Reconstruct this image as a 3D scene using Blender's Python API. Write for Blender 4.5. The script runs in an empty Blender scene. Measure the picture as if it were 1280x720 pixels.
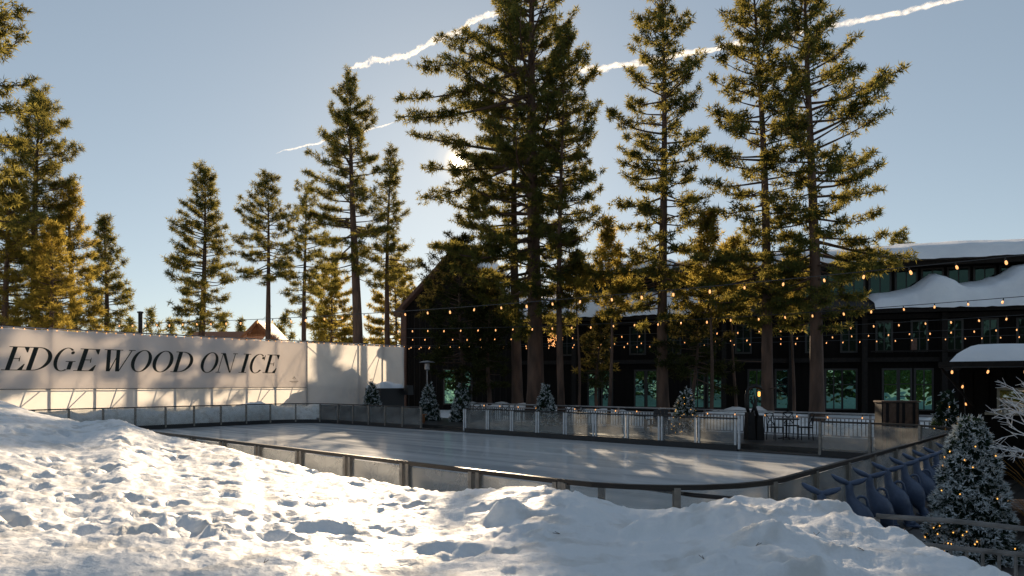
import bpy, bmesh, math, random
import numpy as np
from mathutils import Vector, Matrix
R = math.radians
rng = np.random.default_rng(11)
random.seed(11)
S = bpy.context.scene
C = S.collection

# ------------------------------------------------------------------ camera
H = 2.25                    # eye above the ice
F = 870.0                   # focal length in pixels of the 1280 wide photograph
CX, CY = 640.0, 478.0       # principal column, horizon row
cam = bpy.data.cameras.new("camera"); camo = bpy.data.objects.new("camera", cam); C.objects.link(camo)
cam.sensor_width = 36; cam.lens = 36 * F / 1280
cam.shift_y = (CY - 360) / 1280
cam.clip_start = 0.05; cam.clip_end = 6000
camo.location = (0, 0, H); camo.rotation_euler = (R(90), 0, 0)
S.camera = camo

# ------------------------------------------------------------------ world, sun, exposure
SUN_AZ = math.atan2(574 - CX, F)            # from +Y towards +X
SUN_EL = math.atan2((CY - 202), math.hypot(F, 574 - CX))
sd = Vector((math.sin(SUN_AZ) * math.cos(SUN_EL), math.cos(SUN_AZ) * math.cos(SUN_EL), math.sin(SUN_EL)))
W = bpy.data.worlds.new("World"); S.world = W; W.use_nodes = True
nt = W.node_tree; nt.nodes.clear()
out = nt.nodes.new("ShaderNodeOutputWorld")
bg = nt.nodes.new("ShaderNodeBackground"); bg.inputs[1].default_value = 0.121
sky = nt.nodes.new("ShaderNodeTexSky"); sky.sky_type = 'NISHITA'; sky.sun_disc = False
sky.sun_elevation = SUN_EL; sky.sun_rotation = SUN_AZ; sky.altitude = 1900
sky.air_density = 1.0; sky.dust_density = 0.7; sky.ozone_density = 1.0
hs = nt.nodes.new("ShaderNodeHueSaturation"); hs.inputs['Saturation'].default_value = 0.84
nt.links.new(sky.outputs[0], hs.inputs['Color'])
gm = nt.nodes.new("ShaderNodeGamma"); gm.inputs[1].default_value = .60      # the flat response of the photograph's sky
ml = nt.nodes.new("ShaderNodeMixRGB"); ml.blend_type = 'MULTIPLY'; ml.inputs[0].default_value = 1; ml.inputs[2].default_value = (.945, 1.0, 1.0, 1)
nt.links.new(hs.outputs[0], gm.inputs[0]); nt.links.new(gm.outputs[0], ml.inputs[1]); nt.links.new(ml.outputs[0], bg.inputs[0])
# the sun's own disc and its small aureole, a part of the sky
tc = nt.nodes.new("ShaderNodeTexCoord")
dot = nt.nodes.new("ShaderNodeVectorMath"); dot.operation = 'DOT_PRODUCT'
nrm = nt.nodes.new("ShaderNodeVectorMath"); nrm.operation = 'NORMALIZE'
nt.links.new(tc.outputs['Generated'], nrm.inputs[0])
nt.links.new(nrm.outputs[0], dot.inputs[0]); dot.inputs[1].default_value = sd
ac = nt.nodes.new("ShaderNodeMath"); ac.operation = 'ARCCOSINE'; nt.links.new(dot.outputs['Value'], ac.inputs[0])
ramp = nt.nodes.new("ShaderNodeValToRGB")
mp = nt.nodes.new("ShaderNodeMapRange"); mp.inputs[1].default_value = 0; mp.inputs[2].default_value = R(9)
nt.links.new(ac.outputs[0], mp.inputs[0]); nt.links.new(mp.outputs[0], ramp.inputs[0])
cr = ramp.color_ramp; cr.interpolation = 'EASE'
cr.elements[0].position = 0.0; cr.elements[0].color = (1, .9, .7, 1)
cr.elements[1].position = 1.0; cr.elements[1].color = (0, 0, 0, 1)
for p, c in ((.045, (1, .86, .62, 1)), (.058, (.30, .23, .13, 1)), (.075, (.10, .07, .036, 1)), (.10, (.03, .021, .010, 1)), (.15, (.010, .007, .0034, 1)), (.24, (.003, .0022, .0012, 1)), (.4, (.0008, .0006, .0005, 1))):
    e = cr.elements.new(p); e.color = c
bg2 = nt.nodes.new("ShaderNodeBackground"); bg2.inputs[1].default_value = 8.0
nt.links.new(ramp.outputs[0], bg2.inputs[0])
ads = nt.nodes.new("ShaderNodeAddShader")
nt.links.new(bg.outputs[0], ads.inputs[0]); nt.links.new(bg2.outputs[0], ads.inputs[1]); nt.links.new(ads.outputs[0], out.inputs[0])
sl = bpy.data.lights.new("sun", 'SUN'); sl.energy = 5.0; sl.angle = R(0.5); sl.color = (1, .77, .52)
so = bpy.data.objects.new("sun", sl); C.objects.link(so); so.rotation_euler = sd.to_track_quat('Z', 'Y').to_euler()
S.view_settings.view_transform = 'Standard'; S.view_settings.look = 'None'
S.view_settings.exposure = 0.8; S.view_settings.gamma = 1
S.cycles.max_bounces = 8; S.cycles.transparent_max_bounces = 24; S.cycles.transmission_bounces = 6
S.cycles.diffuse_bounces = 3; S.cycles.glossy_bounces = 3
S.cycles.caustics_reflective = False; S.cycles.caustics_refractive = False
S.cycles.use_denoising = True

# ------------------------------------------------------------------ frames of reference
UX, UY, VX, VY = .744, -.668, .668, .744       # rink axes: u along its length, v towards the lodge
def P(u, v, z=0.0): return (u * UX + v * VX, u * UY + v * VY, z)
def UV(x, y): return (x * UX + y * UY, x * VX + y * VY)
def at(px, y, Y): return ((px - CX) / F * Y, Y, H - (y - CY) / F * Y)
def on_u(px, u):                                # point of the line u = const seen in column px
    t = (px - CX) / F; Y = u / (UX * t + UY); return (t * Y, Y)
def on_v(px, v):
    t = (px - CX) / F; Y = v / (VX * t + VY); return (t * Y, Y)
RU = math.atan2(UY, UX)                         # rotation of the u axis
RV = math.atan2(VY, VX)

# ------------------------------------------------------------------ noise
def hash2(ix, iy, seed=0):
    h = (ix.astype(np.int64) * 374761393 + iy.astype(np.int64) * 668265263 + seed * 974711) & 0x7fffffff
    h = ((h ^ (h >> 13)) * 1274126177) & 0x7fffffff
    return ((h ^ (h >> 16)) & 0xffff) / 65535.0
def vnoise(x, y, seed=0):
    ix = np.floor(x); iy = np.floor(y); fx = x - ix; fy = y - iy
    fx = fx * fx * (3 - 2 * fx); fy = fy * fy * (3 - 2 * fy)
    ix = ix.astype(np.int64); iy = iy.astype(np.int64)
    a = hash2(ix, iy, seed); b = hash2(ix + 1, iy, seed); c = hash2(ix, iy + 1, seed); d = hash2(ix + 1, iy + 1, seed)
    return (a * (1 - fx) + b * fx) * (1 - fy) + (c * (1 - fx) + d * fx) * fy - .5
def fbm(x, y, oct=4, seed=0, gain=.5):
    r = 0; a = 1; f = 1
    for k in range(oct):
        r = r + a * vnoise(x * f + 17.3 * k, y * f - 9.1 * k, seed + k); a *= gain; f *= 2.03
    return r
def sstep(a, b, x):
    t = np.clip((x - a) / (b - a), 0, 1); return t * t * (3 - 2 * t)

# ------------------------------------------------------------------ materials
MATS = {}
def nodes(m): return m.node_tree.nodes, m.node_tree.links
def mat(name, col, rough=.7, metal=0, noise=None, bump=None, spec=.5, col2=None, emit=None, coat=0, stretch=(1, 1, 1)):
    m = bpy.data.materials.new(name); m.use_nodes = True; N, L = nodes(m)
    b = N["Principled BSDF"]
    b.inputs['Base Color'].default_value = (*col, 1); b.inputs['Roughness'].default_value = rough
    b.inputs['Metallic'].default_value = metal; b.inputs['Specular IOR Level'].default_value = spec
    b.inputs['Coat Weight'].default_value = coat
    if noise or bump:
        tcn = N.new("ShaderNodeTexCoord"); mpn = N.new("ShaderNodeMapping"); mpn.inputs['Scale'].default_value = stretch
        L.new(tcn.outputs['Object'], mpn.inputs[0])
    if noise:
        n = N.new("ShaderNodeTexNoise"); n.inputs['Scale'].default_value = noise; n.inputs['Detail'].default_value = 6
        L.new(mpn.outputs[0], n.inputs[0])
        r = N.new("ShaderNodeValToRGB"); L.new(n.outputs[0], r.inputs[0])
        r.color_ramp.elements[0].position = .32; r.color_ramp.elements[1].position = .68
        r.color_ramp.elements[0].color = (*(col2 or [c * .55 for c in col]), 1); r.color_ramp.elements[1].color = (*col, 1)
        L.new(r.outputs[0], b.inputs['Base Color'])
    if bump:
        n2 = N.new("ShaderNodeTexNoise"); n2.inputs['Scale'].default_value = bump[0]; n2.inputs['Detail'].default_value = 5
        L.new(mpn.outputs[0], n2.inputs[0])
        bp = N.new("ShaderNodeBump"); bp.inputs['Strength'].default_value = bump[1]; bp.inputs['Distance'].default_value = bump[2]
        L.new(n2.outputs[0], bp.inputs['Height']); L.new(bp.outputs[0], b.inputs['Normal'])
    if emit:
        b.inputs['Emission Color'].default_value = (*emit[0], 1); b.inputs['Emission Strength'].default_value = emit[1]
    MATS[name] = m; return m
def foliage(name, a, b_, tr, mix=.5):
    m = bpy.data.materials.new(name); m.use_nodes = True; N, L = nodes(m); N.clear()
    o = N.new("ShaderNodeOutputMaterial"); mx = N.new("ShaderNodeMixShader"); mx.inputs[0].default_value = mix
    d = N.new("ShaderNodeBsdfDiffuse"); t = N.new("ShaderNodeBsdfTranslucent")
    tcn = N.new("ShaderNodeTexCoord"); n = N.new("ShaderNodeTexNoise"); n.inputs['Scale'].default_value = 2.2; n.inputs['Detail'].default_value = 2
    L.new(tcn.outputs['Object'], n.inputs[0])
    r = N.new("ShaderNodeValToRGB"); r.color_ramp.elements[0].position = .35; r.color_ramp.elements[1].position = .65
    r.color_ramp.elements[0].color = (*a, 1); r.color_ramp.elements[1].color = (*b_, 1)
    L.new(n.outputs[0], r.inputs[0]); L.new(r.outputs[0], d.inputs[0])
    r2 = N.new("ShaderNodeValToRGB"); r2.color_ramp.elements[0].position = .3; r2.color_ramp.elements[1].position = .7
    r2.color_ramp.elements[0].color = (*[c * .3 for c in tr], 1); r2.color_ramp.elements[1].color = (*tr, 1)
    L.new(n.outputs[0], r2.inputs[0]); L.new(r2.outputs[0], t.inputs[0])
    L.new(d.outputs[0], mx.inputs[1]); L.new(t.outputs[0], mx.inputs[2]); L.new(mx.outputs[0], o.inputs[0])
    MATS[name] = m; return m

def snow_mat():
    m = mat("snow", (.86, .87, .88), .62, bump=(9, .45, .03), spec=.35)
    N, L = nodes(m); b = N["Principled BSDF"]
    tcn = N.new("ShaderNodeTexCoord"); n = N.new("ShaderNodeTexNoise"); n.inputs['Scale'].default_value = 34; n.inputs['Detail'].default_value = 4
    L.new(tcn.outputs['Object'], n.inputs[0])
    bp = N.new("ShaderNodeBump"); bp.inputs['Strength'].default_value = .5; bp.inputs['Distance'].default_value = .012
    L.new(n.outputs[0], bp.inputs['Height'])
    old = b.inputs['Normal'].links[0].from_socket; L.new(old, bp.inputs['Normal']); L.new(bp.outputs[0], b.inputs['Normal'])
    # dirt freckles
    n3 = N.new("ShaderNodeTexNoise"); n3.inputs['Scale'].default_value = 3.1; n3.inputs['Detail'].default_value = 8; L.new(tcn.outputs['Object'], n3.inputs[0])
    r = N.new("ShaderNodeValToRGB"); r.color_ramp.elements[0].position = .36; r.color_ramp.elements[0].color = (.70, .69, .67, 1)
    r.color_ramp.elements[1].position = .5; r.color_ramp.elements[1].color = (.87, .88, .89, 1)
    L.new(n3.outputs[0], r.inputs[0]); L.new(r.outputs[0], b.inputs['Base Color'])
    return m
M_snow = snow_mat()
M_roofsnow = mat("roof_snow", (.84, .86, .89), .6, noise=.8, col2=(.74, .76, .8), bump=(2.5, .5, .12))

def ice_mat():
    m = bpy.data.materials.new("ice"); m.use_nodes = True; N, L = nodes(m); b = N["Principled BSDF"]
    tcn = N.new("ShaderNodeTexCoord")
    mp1 = N.new("ShaderNodeMapping"); mp1.inputs['Scale'].default_value = (.09, 1.1, 1); L.new(tcn.outputs['Object'], mp1.inputs[0])
    n1 = N.new("ShaderNodeTexNoise"); n1.inputs['Scale'].default_value = 1.6; n1.inputs['Detail'].default_value = 7; n1.inputs['Distortion'].default_value = .6; L.new(mp1.outputs[0], n1.inputs[0])
    r1 = N.new("ShaderNodeValToRGB"); r1.color_ramp.elements[0].position = .35; r1.color_ramp.elements[0].color = (.64, .67, .70, 1)
    r1.color_ramp.elements[1].position = .72; r1.color_ramp.elements[1].color = (.80, .81, .82, 1); L.new(n1.outputs[0], r1.inputs[0])
    # thin white skate arcs: contour lines of a smooth noise
    n2 = N.new("ShaderNodeTexNoise"); n2.inputs['Scale'].default_value = .12; n2.inputs['Detail'].default_value = 2; L.new(tcn.outputs['Object'], n2.inputs[0])
    mm = N.new("ShaderNodeMath"); mm.operation = 'PINGPONG'; mm.inputs[1].default_value = .03; L.new(n2.outputs[0], mm.inputs[0])
    r2 = N.new("ShaderNodeValToRGB"); r2.color_ramp.elements[0].position = .0; r2.color_ramp.elements[0].color = (1, 1, 1, 1)
    r2.color_ramp.elements[1].position = .0035; r2.color_ramp.elements[1].color = (0, 0, 0, 1); L.new(mm.outputs[0], r2.inputs[0])
    mix = N.new("ShaderNodeMixRGB"); L.new(r2.outputs[0], mix.inputs[0]); L.new(r1.outputs[0], mix.inputs[1]); mix.inputs[2].default_value = (.8, .82, .83, 1)
    L.new(mix.outputs[0], b.inputs['Base Color'])
    rr = N.new("ShaderNodeMapRange"); rr.inputs[1].default_value = .3; rr.inputs[2].default_value = .7; rr.inputs[3].default_value = .09; rr.inputs[4].default_value = .24
    L.new(n1.outputs[0], rr.inputs[0]); L.new(rr.outputs[0], b.inputs['Roughness'])
    b.inputs['IOR'].default_value = 1.31
    bp = N.new("ShaderNodeBump"); bp.inputs['Strength'].default_value = .12; bp.inputs['Distance'].default_value = .01
    L.new(n1.outputs[0], bp.inputs['Height']); L.new(bp.outputs[0], b.inputs['Normal'])
    return m
M_ice = ice_mat()

def acrylic(nm, lo, hi):
    m = bpy.data.materials.new(nm); m.use_nodes = True; N, L = nodes(m); N.clear()
    o = N.new("ShaderNodeOutputMaterial")
    tr = N.new("ShaderNodeBsdfTransparent"); tr.inputs[0].default_value = (.9, .92, .92, 1)
    gl = N.new("ShaderNodeBsdfGlossy"); gl.inputs['Roughness'].default_value = .08
    tl = N.new("ShaderNodeBsdfTranslucent"); tl.inputs[0].default_value = (.8, .8, .78, 1)
    df = N.new("ShaderNodeBsdfDiffuse"); df.inputs[0].default_value = (.7, .71, .72, 1)
    fr = N.new("ShaderNodeFresnel"); fr.inputs[0].default_value = 1.45
    m1 = N.new("ShaderNodeMixShader"); L.new(fr.outputs[0], m1.inputs[0]); L.new(tr.outputs[0], m1.inputs[1]); L.new(gl.outputs[0], m1.inputs[2])
    dd = N.new("ShaderNodeMixShader"); dd.inputs[0].default_value = .55; L.new(df.outputs[0], dd.inputs[1]); L.new(tl.outputs[0], dd.inputs[2])
    tcn = N.new("ShaderNodeTexCoord"); n = N.new("ShaderNodeTexNoise"); n.inputs['Scale'].default_value = 1.9; n.inputs['Detail'].default_value = 7; L.new(tcn.outputs['Object'], n.inputs[0])
    r = N.new("ShaderNodeMapRange"); r.inputs[1].default_value = .3; r.inputs[2].default_value = .75; r.inputs[3].default_value = lo; r.inputs[4].default_value = hi; L.new(n.outputs[0], r.inputs[0])
    m2 = N.new("ShaderNodeMixShader"); L.new(r.outputs[0], m2.inputs[0]); L.new(m1.outputs[0], m2.inputs[1]); L.new(dd.outputs[0], m2.inputs[2])
    L.new(m2.outputs[0], o.inputs[0]); MATS[nm] = m; return m
M_acr = acrylic("scratched_acrylic", .03, .24); M_acr2 = acrylic("frosted_acrylic", .16, .42); M_acr3 = acrylic("dusty_acrylic", .07, .30)

def fabric(name, dcol, tcol, mix):
    m = bpy.data.materials.new(name); m.use_nodes = True; N, L = nodes(m); N.clear()
    o = N.new("ShaderNodeOutputMaterial"); d = N.new("ShaderNodeBsdfDiffuse"); t = N.new("ShaderNodeBsdfTranslucent")
    tcn = N.new("ShaderNodeTexCoord"); n = N.new("ShaderNodeTexNoise"); n.inputs['Scale'].default_value = .7; n.inputs['Detail'].default_value = 6; L.new(tcn.outputs['Object'], n.inputs[0])
    for sh, c in ((d, dcol), (t, tcol)):
        r = N.new("ShaderNodeValToRGB"); r.color_ramp.elements[0].position = .3; r.color_ramp.elements[1].position = .7
        r.color_ramp.elements[0].color = (*[x * .88 for x in c], 1); r.color_ramp.elements[1].color = (*c, 1)
        L.new(n.outputs[0], r.inputs[0]); L.new(r.outputs[0], sh.inputs[0])
    bp = N.new("ShaderNodeBump"); bp.inputs['Strength'].default_value = .4; bp.inputs['Distance'].default_value = .1; L.new(n.outputs[0], bp.inputs['Height'])
    L.new(bp.outputs[0], d.inputs['Normal'])
    mx = N.new("ShaderNodeMixShader"); mx.inputs[0].default_value = mix; L.new(d.outputs[0], mx.inputs[1]); L.new(t.outputs[0], mx.inputs[2]); L.new(mx.outputs[0], o.inputs[0])
    MATS[name] = m; return m
M_fab = fabric("white_fabric", (.82, .81, .82), (.93, .88, .81), .60)
M_ban = fabric("banner_fabric", (.78, .77, .81), (.88, .83, .80), .50)

def glass_win(name, tint, refl, bumpsc, bumpst):
    m = bpy.data.materials.new(name); m.use_nodes = True; N, L = nodes(m); N.clear()
    o = N.new("ShaderNodeOutputMaterial"); g = N.new("ShaderNodeBsdfGlossy"); g.inputs[0].default_value = (*tint, 1); g.inputs['Roughness'].default_value = .02
    d = N.new("ShaderNodeBsdfDiffuse"); d.inputs[0].default_value = (.01, .014, .014, 1)
    mx = N.new("ShaderNodeMixShader"); mx.inputs[0].default_value = refl
    tcn = N.new("ShaderNodeTexCoord"); n = N.new("ShaderNodeTexNoise"); n.inputs['Scale'].default_value = bumpsc; n.inputs['Detail'].default_value = 2; L.new(tcn.outputs['Object'], n.inputs[0])
    bp = N.new("ShaderNodeBump"); bp.inputs['Strength'].default_value = bumpst; bp.inputs['Distance'].default_value = .25; L.new(n.outputs[0], bp.inputs['Height'])
    L.new(bp.outputs[0], g.inputs['Normal']); L.new(d.outputs[0], mx.inputs[1]); L.new(g.outputs[0], mx.inputs[2]); L.new(mx.outputs[0], o.inputs[0])
    MATS[name] = m; return m
M_glass = glass_win("teal_window_glass", (.42, .92, .74), .34, .9, .13)
M_glass2 = glass_win("dim_window_glass", (.35, .6, .5), .055, .8, .10)

M_bark = mat("bark", (.15, .09, .064), .9, noise=3.0, col2=(.05, .031, .023), bump=(6, .9, .06), stretch=(1, 1, .25))
M_branch = mat("branch_bark", (.09, .055, .038), .9)
M_needle = foliage("pine_needles", (.016, .042, .018), (.044, .085, .034), (.47, .39, .09), .54)
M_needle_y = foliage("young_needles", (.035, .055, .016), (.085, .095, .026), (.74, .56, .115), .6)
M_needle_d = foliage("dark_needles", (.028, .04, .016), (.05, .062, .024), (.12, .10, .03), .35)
M_fir = foliage("fir_needles", (.02, .045, .03), (.035, .07, .045), (.05, .08, .04), .25)
M_flock = mat("flocked_tips", (.62, .66, .68), .9)
M_warm = mat("warm_bulb", (1, .7, .35), .4, emit=((1, .42, .13), .85))
M_fairy = mat("fairy_light", (1, .6, .2), .4, emit=((1, .48, .10), 1.0))
M_sock = mat("bulb_socket", (.02, .02, .02), .6)
M_wire = mat("black_wire", (.03, .03, .03), .5)
M_rail = mat("bronze_rail", (.03, .026, .024), .5, metal=.3, noise=6, col2=(.03, .026, .024))
M_alu = mat("dull_aluminium", (.30, .28, .25), .5, metal=.35, noise=8, col2=(.17, .155, .14))
M_white = mat("white_paint", (.70, .71, .72), .55, noise=5, col2=(.5, .51, .52))
M_kick = mat("black_kick", (.018, .018, .02), .5)
M_galv = mat("galvanised", (.42, .42, .44), .45, metal=.5, noise=8, col2=(.3, .3, .32))
M_ink = mat("black_ink", (.012, .018, .016), .7)
M_side = mat("dark_siding", (.011, .009, .008), .9, spec=.12, noise=5, col2=(.006, .005, .0045), stretch=(1, 1, .06))
M_beam = mat("dark_beam", (.022, .018, .016), .8, spec=.2, noise=7, col2=(.012, .010, .009))
M_trim = mat("russet_trim", (.12, .06, .04), .7, noise=7, col2=(.07, .035, .025))
M_frame = mat("window_frame", (.02, .018, .017), .5)
M_shingle = mat("roof_shingle", (.05, .045, .042), .85, noise=9)
M_deck = mat("wet_deck", (.06, .052, .046), .45, noise=4, col2=(.022, .02, .019))
M_patio = mat("wet_patio", (.055, .052, .05), .4, noise=1.2, col2=(.022, .021, .021))
M_cedar = mat("cedar", (.42, .17, .065), .7, noise=7, col2=(.26, .10, .04), stretch=(1, 1, .2))
M_bench = mat("orange_wood", (.40, .16, .06), .55, noise=9, col2=(.24, .09, .035))
M_dark = mat("dark_iron", (.022, .022, .024), .5, metal=.4)
M_grey = mat("weathered_wood", (.26, .24, .225), .8, noise=14, col2=(.13, .12, .11), stretch=(.15, 1, 1), bump=(30, .4, .01))
M_plast = mat("blue_grey_plastic", (.085, .125, .215), .42, noise=14, col2=(.06, .09, .16), bump=(40, .15, .004))
M_twig = mat("white_twig", (.85, .84, .85), .7)
M_grass = foliage("dry_grass", (.35, .2, .06), (.45, .28, .1), (.6, .36, .12), .5)
M_tan = mat("tan_frame", (.40, .36, .28), .6, noise=8)
M_sculpt = mat("dark_bronze", (.028, .026, .026), .45, metal=.5, noise=8)
M_slatw = mat("brown_slat", (.16, .10, .07), .6, noise=9)
M_red = mat("red_cloth", (.45, .05, .04), .7)

# ------------------------------------------------------------------ mesh helper
ORIG = {}
class MB:
    def __init__(s): s.v = []; s.f = []; s.m = []; s.n = 0
    def add(s, v, f, m=0):
        b = s.n; s.v.extend([tuple(map(float, p)) for p in v]); s.n += len(v)
        s.f.extend([tuple(i + b for i in q) for q in f]); s.m.extend([m] * len(f))
    def box(s, c, size, rz=0.0, m=0, ry=0.0, taper=1.0):
        hx, hy, hz = [q / 2 for q in size]; M = Matrix.Rotation(rz, 3, 'Z') @ Matrix.Rotation(ry, 3, 'Y'); vs = []
        for z in (-1, 1):
            k = taper if z > 0 else 1
            for x, y in ((-1, -1), (1, -1), (1, 1), (-1, 1)):
                p = M @ Vector((x * hx * k, y * hy * k, z * hz)); vs.append((p.x + c[0], p.y + c[1], p.z + c[2]))
        s.add(vs, [(3, 2, 1, 0), (4, 5, 6, 7), (0, 1, 5, 4), (1, 2, 6, 5), (2, 3, 7, 6), (3, 0, 4, 7)], m)
    def bar(s, a, b, w, h=None, m=0):           # square bar between two points
        s.tube([a, b], [w / 2 * 1.414, (h or w) / 2 * 1.414], 4, m, phase=math.pi / 4)
    def tube(s, pts, rad, n=6, m=0, phase=0.0, cap=True, flat=1.0):
        pts = [Vector(p) for p in pts]; k = len(pts)
        if not hasattr(rad, '__len__'): rad = [rad] * k
        vs = []; up = None
        for i, p in enumerate(pts):
            d = (pts[min(i + 1, k - 1)] - pts[max(i - 1, 0)]).normalized()
            if up is None:
                up = Vector((0, 0, 1)) if abs(d.z) < .95 else Vector((0, 1, 0))
            x = d.cross(up)
            if x.length < 1e-4: x = d.orthogonal()
            x.normalize(); y = x.cross(d); up = y
            for j in range(n):
                a = phase + 2 * math.pi * j / n
                q = p + x * (math.cos(a) * rad[i]) + y * (math.sin(a) * rad[i] * flat); vs.append(q)
        fs = []
        for i in range(k - 1):
            for j in range(n):
                fs.append((i * n + j, i * n + (j + 1) % n, (i + 1) * n + (j + 1) % n, (i + 1) * n + j))
        if cap: fs.append(tuple(range(n - 1, -1, -1))); fs.append(tuple((k - 1) * n + j for j in range(n)))
        s.add(vs, fs, m)
    def lathe(s, c, prof, n=12, m=0):
        vs = []; fs = []
        for r, z in prof:
            for j in range(n):
                a = 2 * math.pi * j / n; vs.append((c[0] + r * math.cos(a), c[1] + r * math.sin(a), c[2] + z))
        for i in range(len(prof) - 1):
            for j in range(n): fs.append((i * n + j, i * n + (j + 1) % n, (i + 1) * n + (j + 1) % n, (i + 1) * n + j))
        fs.append(tuple(range(n - 1, -1, -1))); fs.append(tuple((len(prof) - 1) * n + j for j in range(n)))
        s.add(vs, fs, m)
    def sweep(s, path, w, h, m=0):               # rectangular section along a horizontal path, mitred
        k = len(path); vs = []
        for i, p in enumerate(path):
            a = Vector(path[max(i - 1, 0)]); b = Vector(path[min(i + 1, k - 1)]); d = (b - a); d.z = 0; d.normalize()
            nx, ny = -d.y, d.x
            for sx, sz in ((-1, -1), (1, -1), (1, 1), (-1, 1)):
                vs.append((p[0] + nx * sx * w / 2, p[1] + ny * sx * w / 2, p[2] + sz * h / 2))
        fs = []
        for i in range(k - 1):
            for j in range(4): fs.append((i * 4 + j, i * 4 + (j + 1) % 4, (i + 1) * 4 + (j + 1) % 4, (i + 1) * 4 + j))
        fs.append((3, 2, 1, 0)); e = (k - 1) * 4; fs.append((e, e + 1, e + 2, e + 3))
        s.add(vs, fs, m)
    def prism(s, poly, d, m=0):                  # polygon (3-d points) pushed along vector d
        n = len(poly); d = Vector(d); a = [Vector(p) for p in poly]; b = [p + d for p in a]
        fs = [tuple(range(n)), tuple(range(2 * n - 1, n - 1, -1))]
        for i in range(n): fs.append((i, i + n, (i + 1) % n + n, (i + 1) % n))
        s.add(a + b, fs, m)
    def grid(s, fn, nu, nv, m=0, close=False):
        vs = [fn(i / nu, j / nv) for i in range(nu + 1) for j in range(nv + 1)]
        fs = [(i * (nv + 1) + j, (i + 1) * (nv + 1) + j, (i + 1) * (nv + 1) + j + 1, i * (nv + 1) + j + 1) for i in range(nu) for j in range(nv)]
        s.add(vs, fs, m)
    def mesh(s, name, mats, off=(0, 0, 0), smooth=False):
        me = bpy.data.meshes.new(name)
        me.from_pydata([(x - off[0], y - off[1], z - off[2]) for x, y, z in s.v], [], s.f)
        for mm in (mats if isinstance(mats, (list, tuple)) else [mats]): me.materials.append(mm)
        me.polygons.foreach_set("material_index", s.m)
        if smooth: me.polygons.foreach_set("use_smooth", [True] * len(s.f))
        bm = bmesh.new(); bm.from_mesh(me); bmesh.ops.recalc_face_normals(bm, faces=bm.faces); bm.to_mesh(me); bm.free()
        me.update(); return me
    def build(s, name, mats, parent=None, smooth=False, loc=None):
        off = ORIG.get(parent.name, (0, 0, 0)) if parent else (loc or (0, 0, 0))
        o = bpy.data.objects.new(name, s.mesh(name, mats, off, smooth)); C.objects.link(o)
        if parent: o.parent = parent; ORIG[o.name] = off
        else: o.location = off; ORIG[o.name] = off
        return o
def place(name, me, parent, loc, rot=(0, 0, 0)):   # an object sharing mesh data, at a place in the parent's frame
    o = bpy.data.objects.new(name, me); C.objects.link(o); o.parent = parent; o.location = loc; o.rotation_euler = rot; return o
def wplace(name, me, parent, wloc, rz=0.0):
    off = ORIG[parent.name]; return place(name, me, parent, tuple(a - b for a, b in zip(wloc, off)), (0, 0, rz))
def thing(name, label, cat, loc=(0, 0, 0), group=None, rz=0):
    o = bpy.data.objects.new(name, None); C.objects.link(o); o.empty_display_size = .2; o.location = loc; o.rotation_euler = (0, 0, rz)
    o["label"] = label; o["category"] = cat
    if group: o["group"] = group
    ORIG[o.name] = tuple(loc); return o
def tag(o, label, cat, group=None):
    o["label"] = label; o["category"] = cat
    if group: o["group"] = group
    return o
def kind(o, k): o["kind"] = k; return o
def np_mesh(name, V, Fq, mats, midx=None, smooth=False, n=None):
    me = bpy.data.meshes.new(name); n = Fq.shape[1]
    me.vertices.add(len(V)); me.vertices.foreach_set("co", V.astype(np.float32).ravel())
    me.loops.add(Fq.size); me.loops.foreach_set("vertex_index", Fq.astype(np.int32).ravel())
    me.polygons.add(len(Fq)); me.polygons.foreach_set("loop_start", np.arange(0, Fq.size, n, dtype=np.int32))
    for mm in (mats if isinstance(mats, (list, tuple)) else [mats]): me.materials.append(mm)
    if midx is not None: me.polygons.foreach_set("material_index", midx.astype(np.int32))
    if smooth: me.polygons.foreach_set("use_smooth", np.ones(len(Fq), bool))
    me.update(calc_edges=True); me.validate(); return me
def link(name, me, parent=None, loc=(0, 0, 0)):
    o = bpy.data.objects.new(name, me); C.objects.link(o); o.parent = parent; o.location = loc
    ORIG[o.name] = tuple(loc); return o

# ------------------------------------------------------------------ ground
def disc_ground():
    mb = MB(); rs = [0, 30, 60, 120, 250, 600, 1500, 4000]; n = 40
    vs = [(0, 20, -.03)]; fs = []
    for r in rs[1:]:
        for j in range(n):
            a = 2 * math.pi * j / n; vs.append((r * math.cos(a), 20 + r * math.sin(a), -.03))
    for j in range(n): fs.append((0, 1 + j, 1 + (j + 1) % n))
    for i in range(len(rs) - 2):
        for j in range(n): fs.append((1 + i * n + j, 1 + (i + 1) * n + j, 1 + (i + 1) * n + (j + 1) % n, 1 + i * n + (j + 1) % n))
    mb.add(vs, fs); return kind(mb.build("ground", M_snow), "structure")
disc_ground()

U0, U1, V0, V1 = -35.0, -3.2, 6.56, 21.8
def rounded(u0, u1, v0, v1, rads, n=7):         # corners in order (u1,v0) (u1,v1) (u0,v1) (u0,v0)
    pts = []
    for (cu, cv, r, a0) in ((u1 - rads[0], v0 + rads[0], rads[0], -90), (u1 - rads[1], v1 - rads[1], rads[1], 0),
                            (u0 + rads[2], v1 - rads[2], rads[2], 90), (u0 + rads[3], v0 + rads[3], rads[3], 180)):
        for k in range(n + 1):
            a = R(a0 + 90 * k / n); pts.append((cu + r * math.cos(a), cv + r * math.sin(a)))
    return pts
RADS = (1.9, 2.2, 2.6, 2.6)
ring = rounded(U0, U1, V0, V1, RADS)
ib = MB(); ib.add([P(u, v, .004) for u, v in ring], [tuple(range(len(ring)))])
ice = ib.build("ice_rink", M_ice, loc=(0, 0, 0)); ice.data.transform(Matrix.Rotation(-RU, 4, 'Z')); ice.rotation_euler = (0, 0, RU); kind(ice, "structure")
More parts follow.
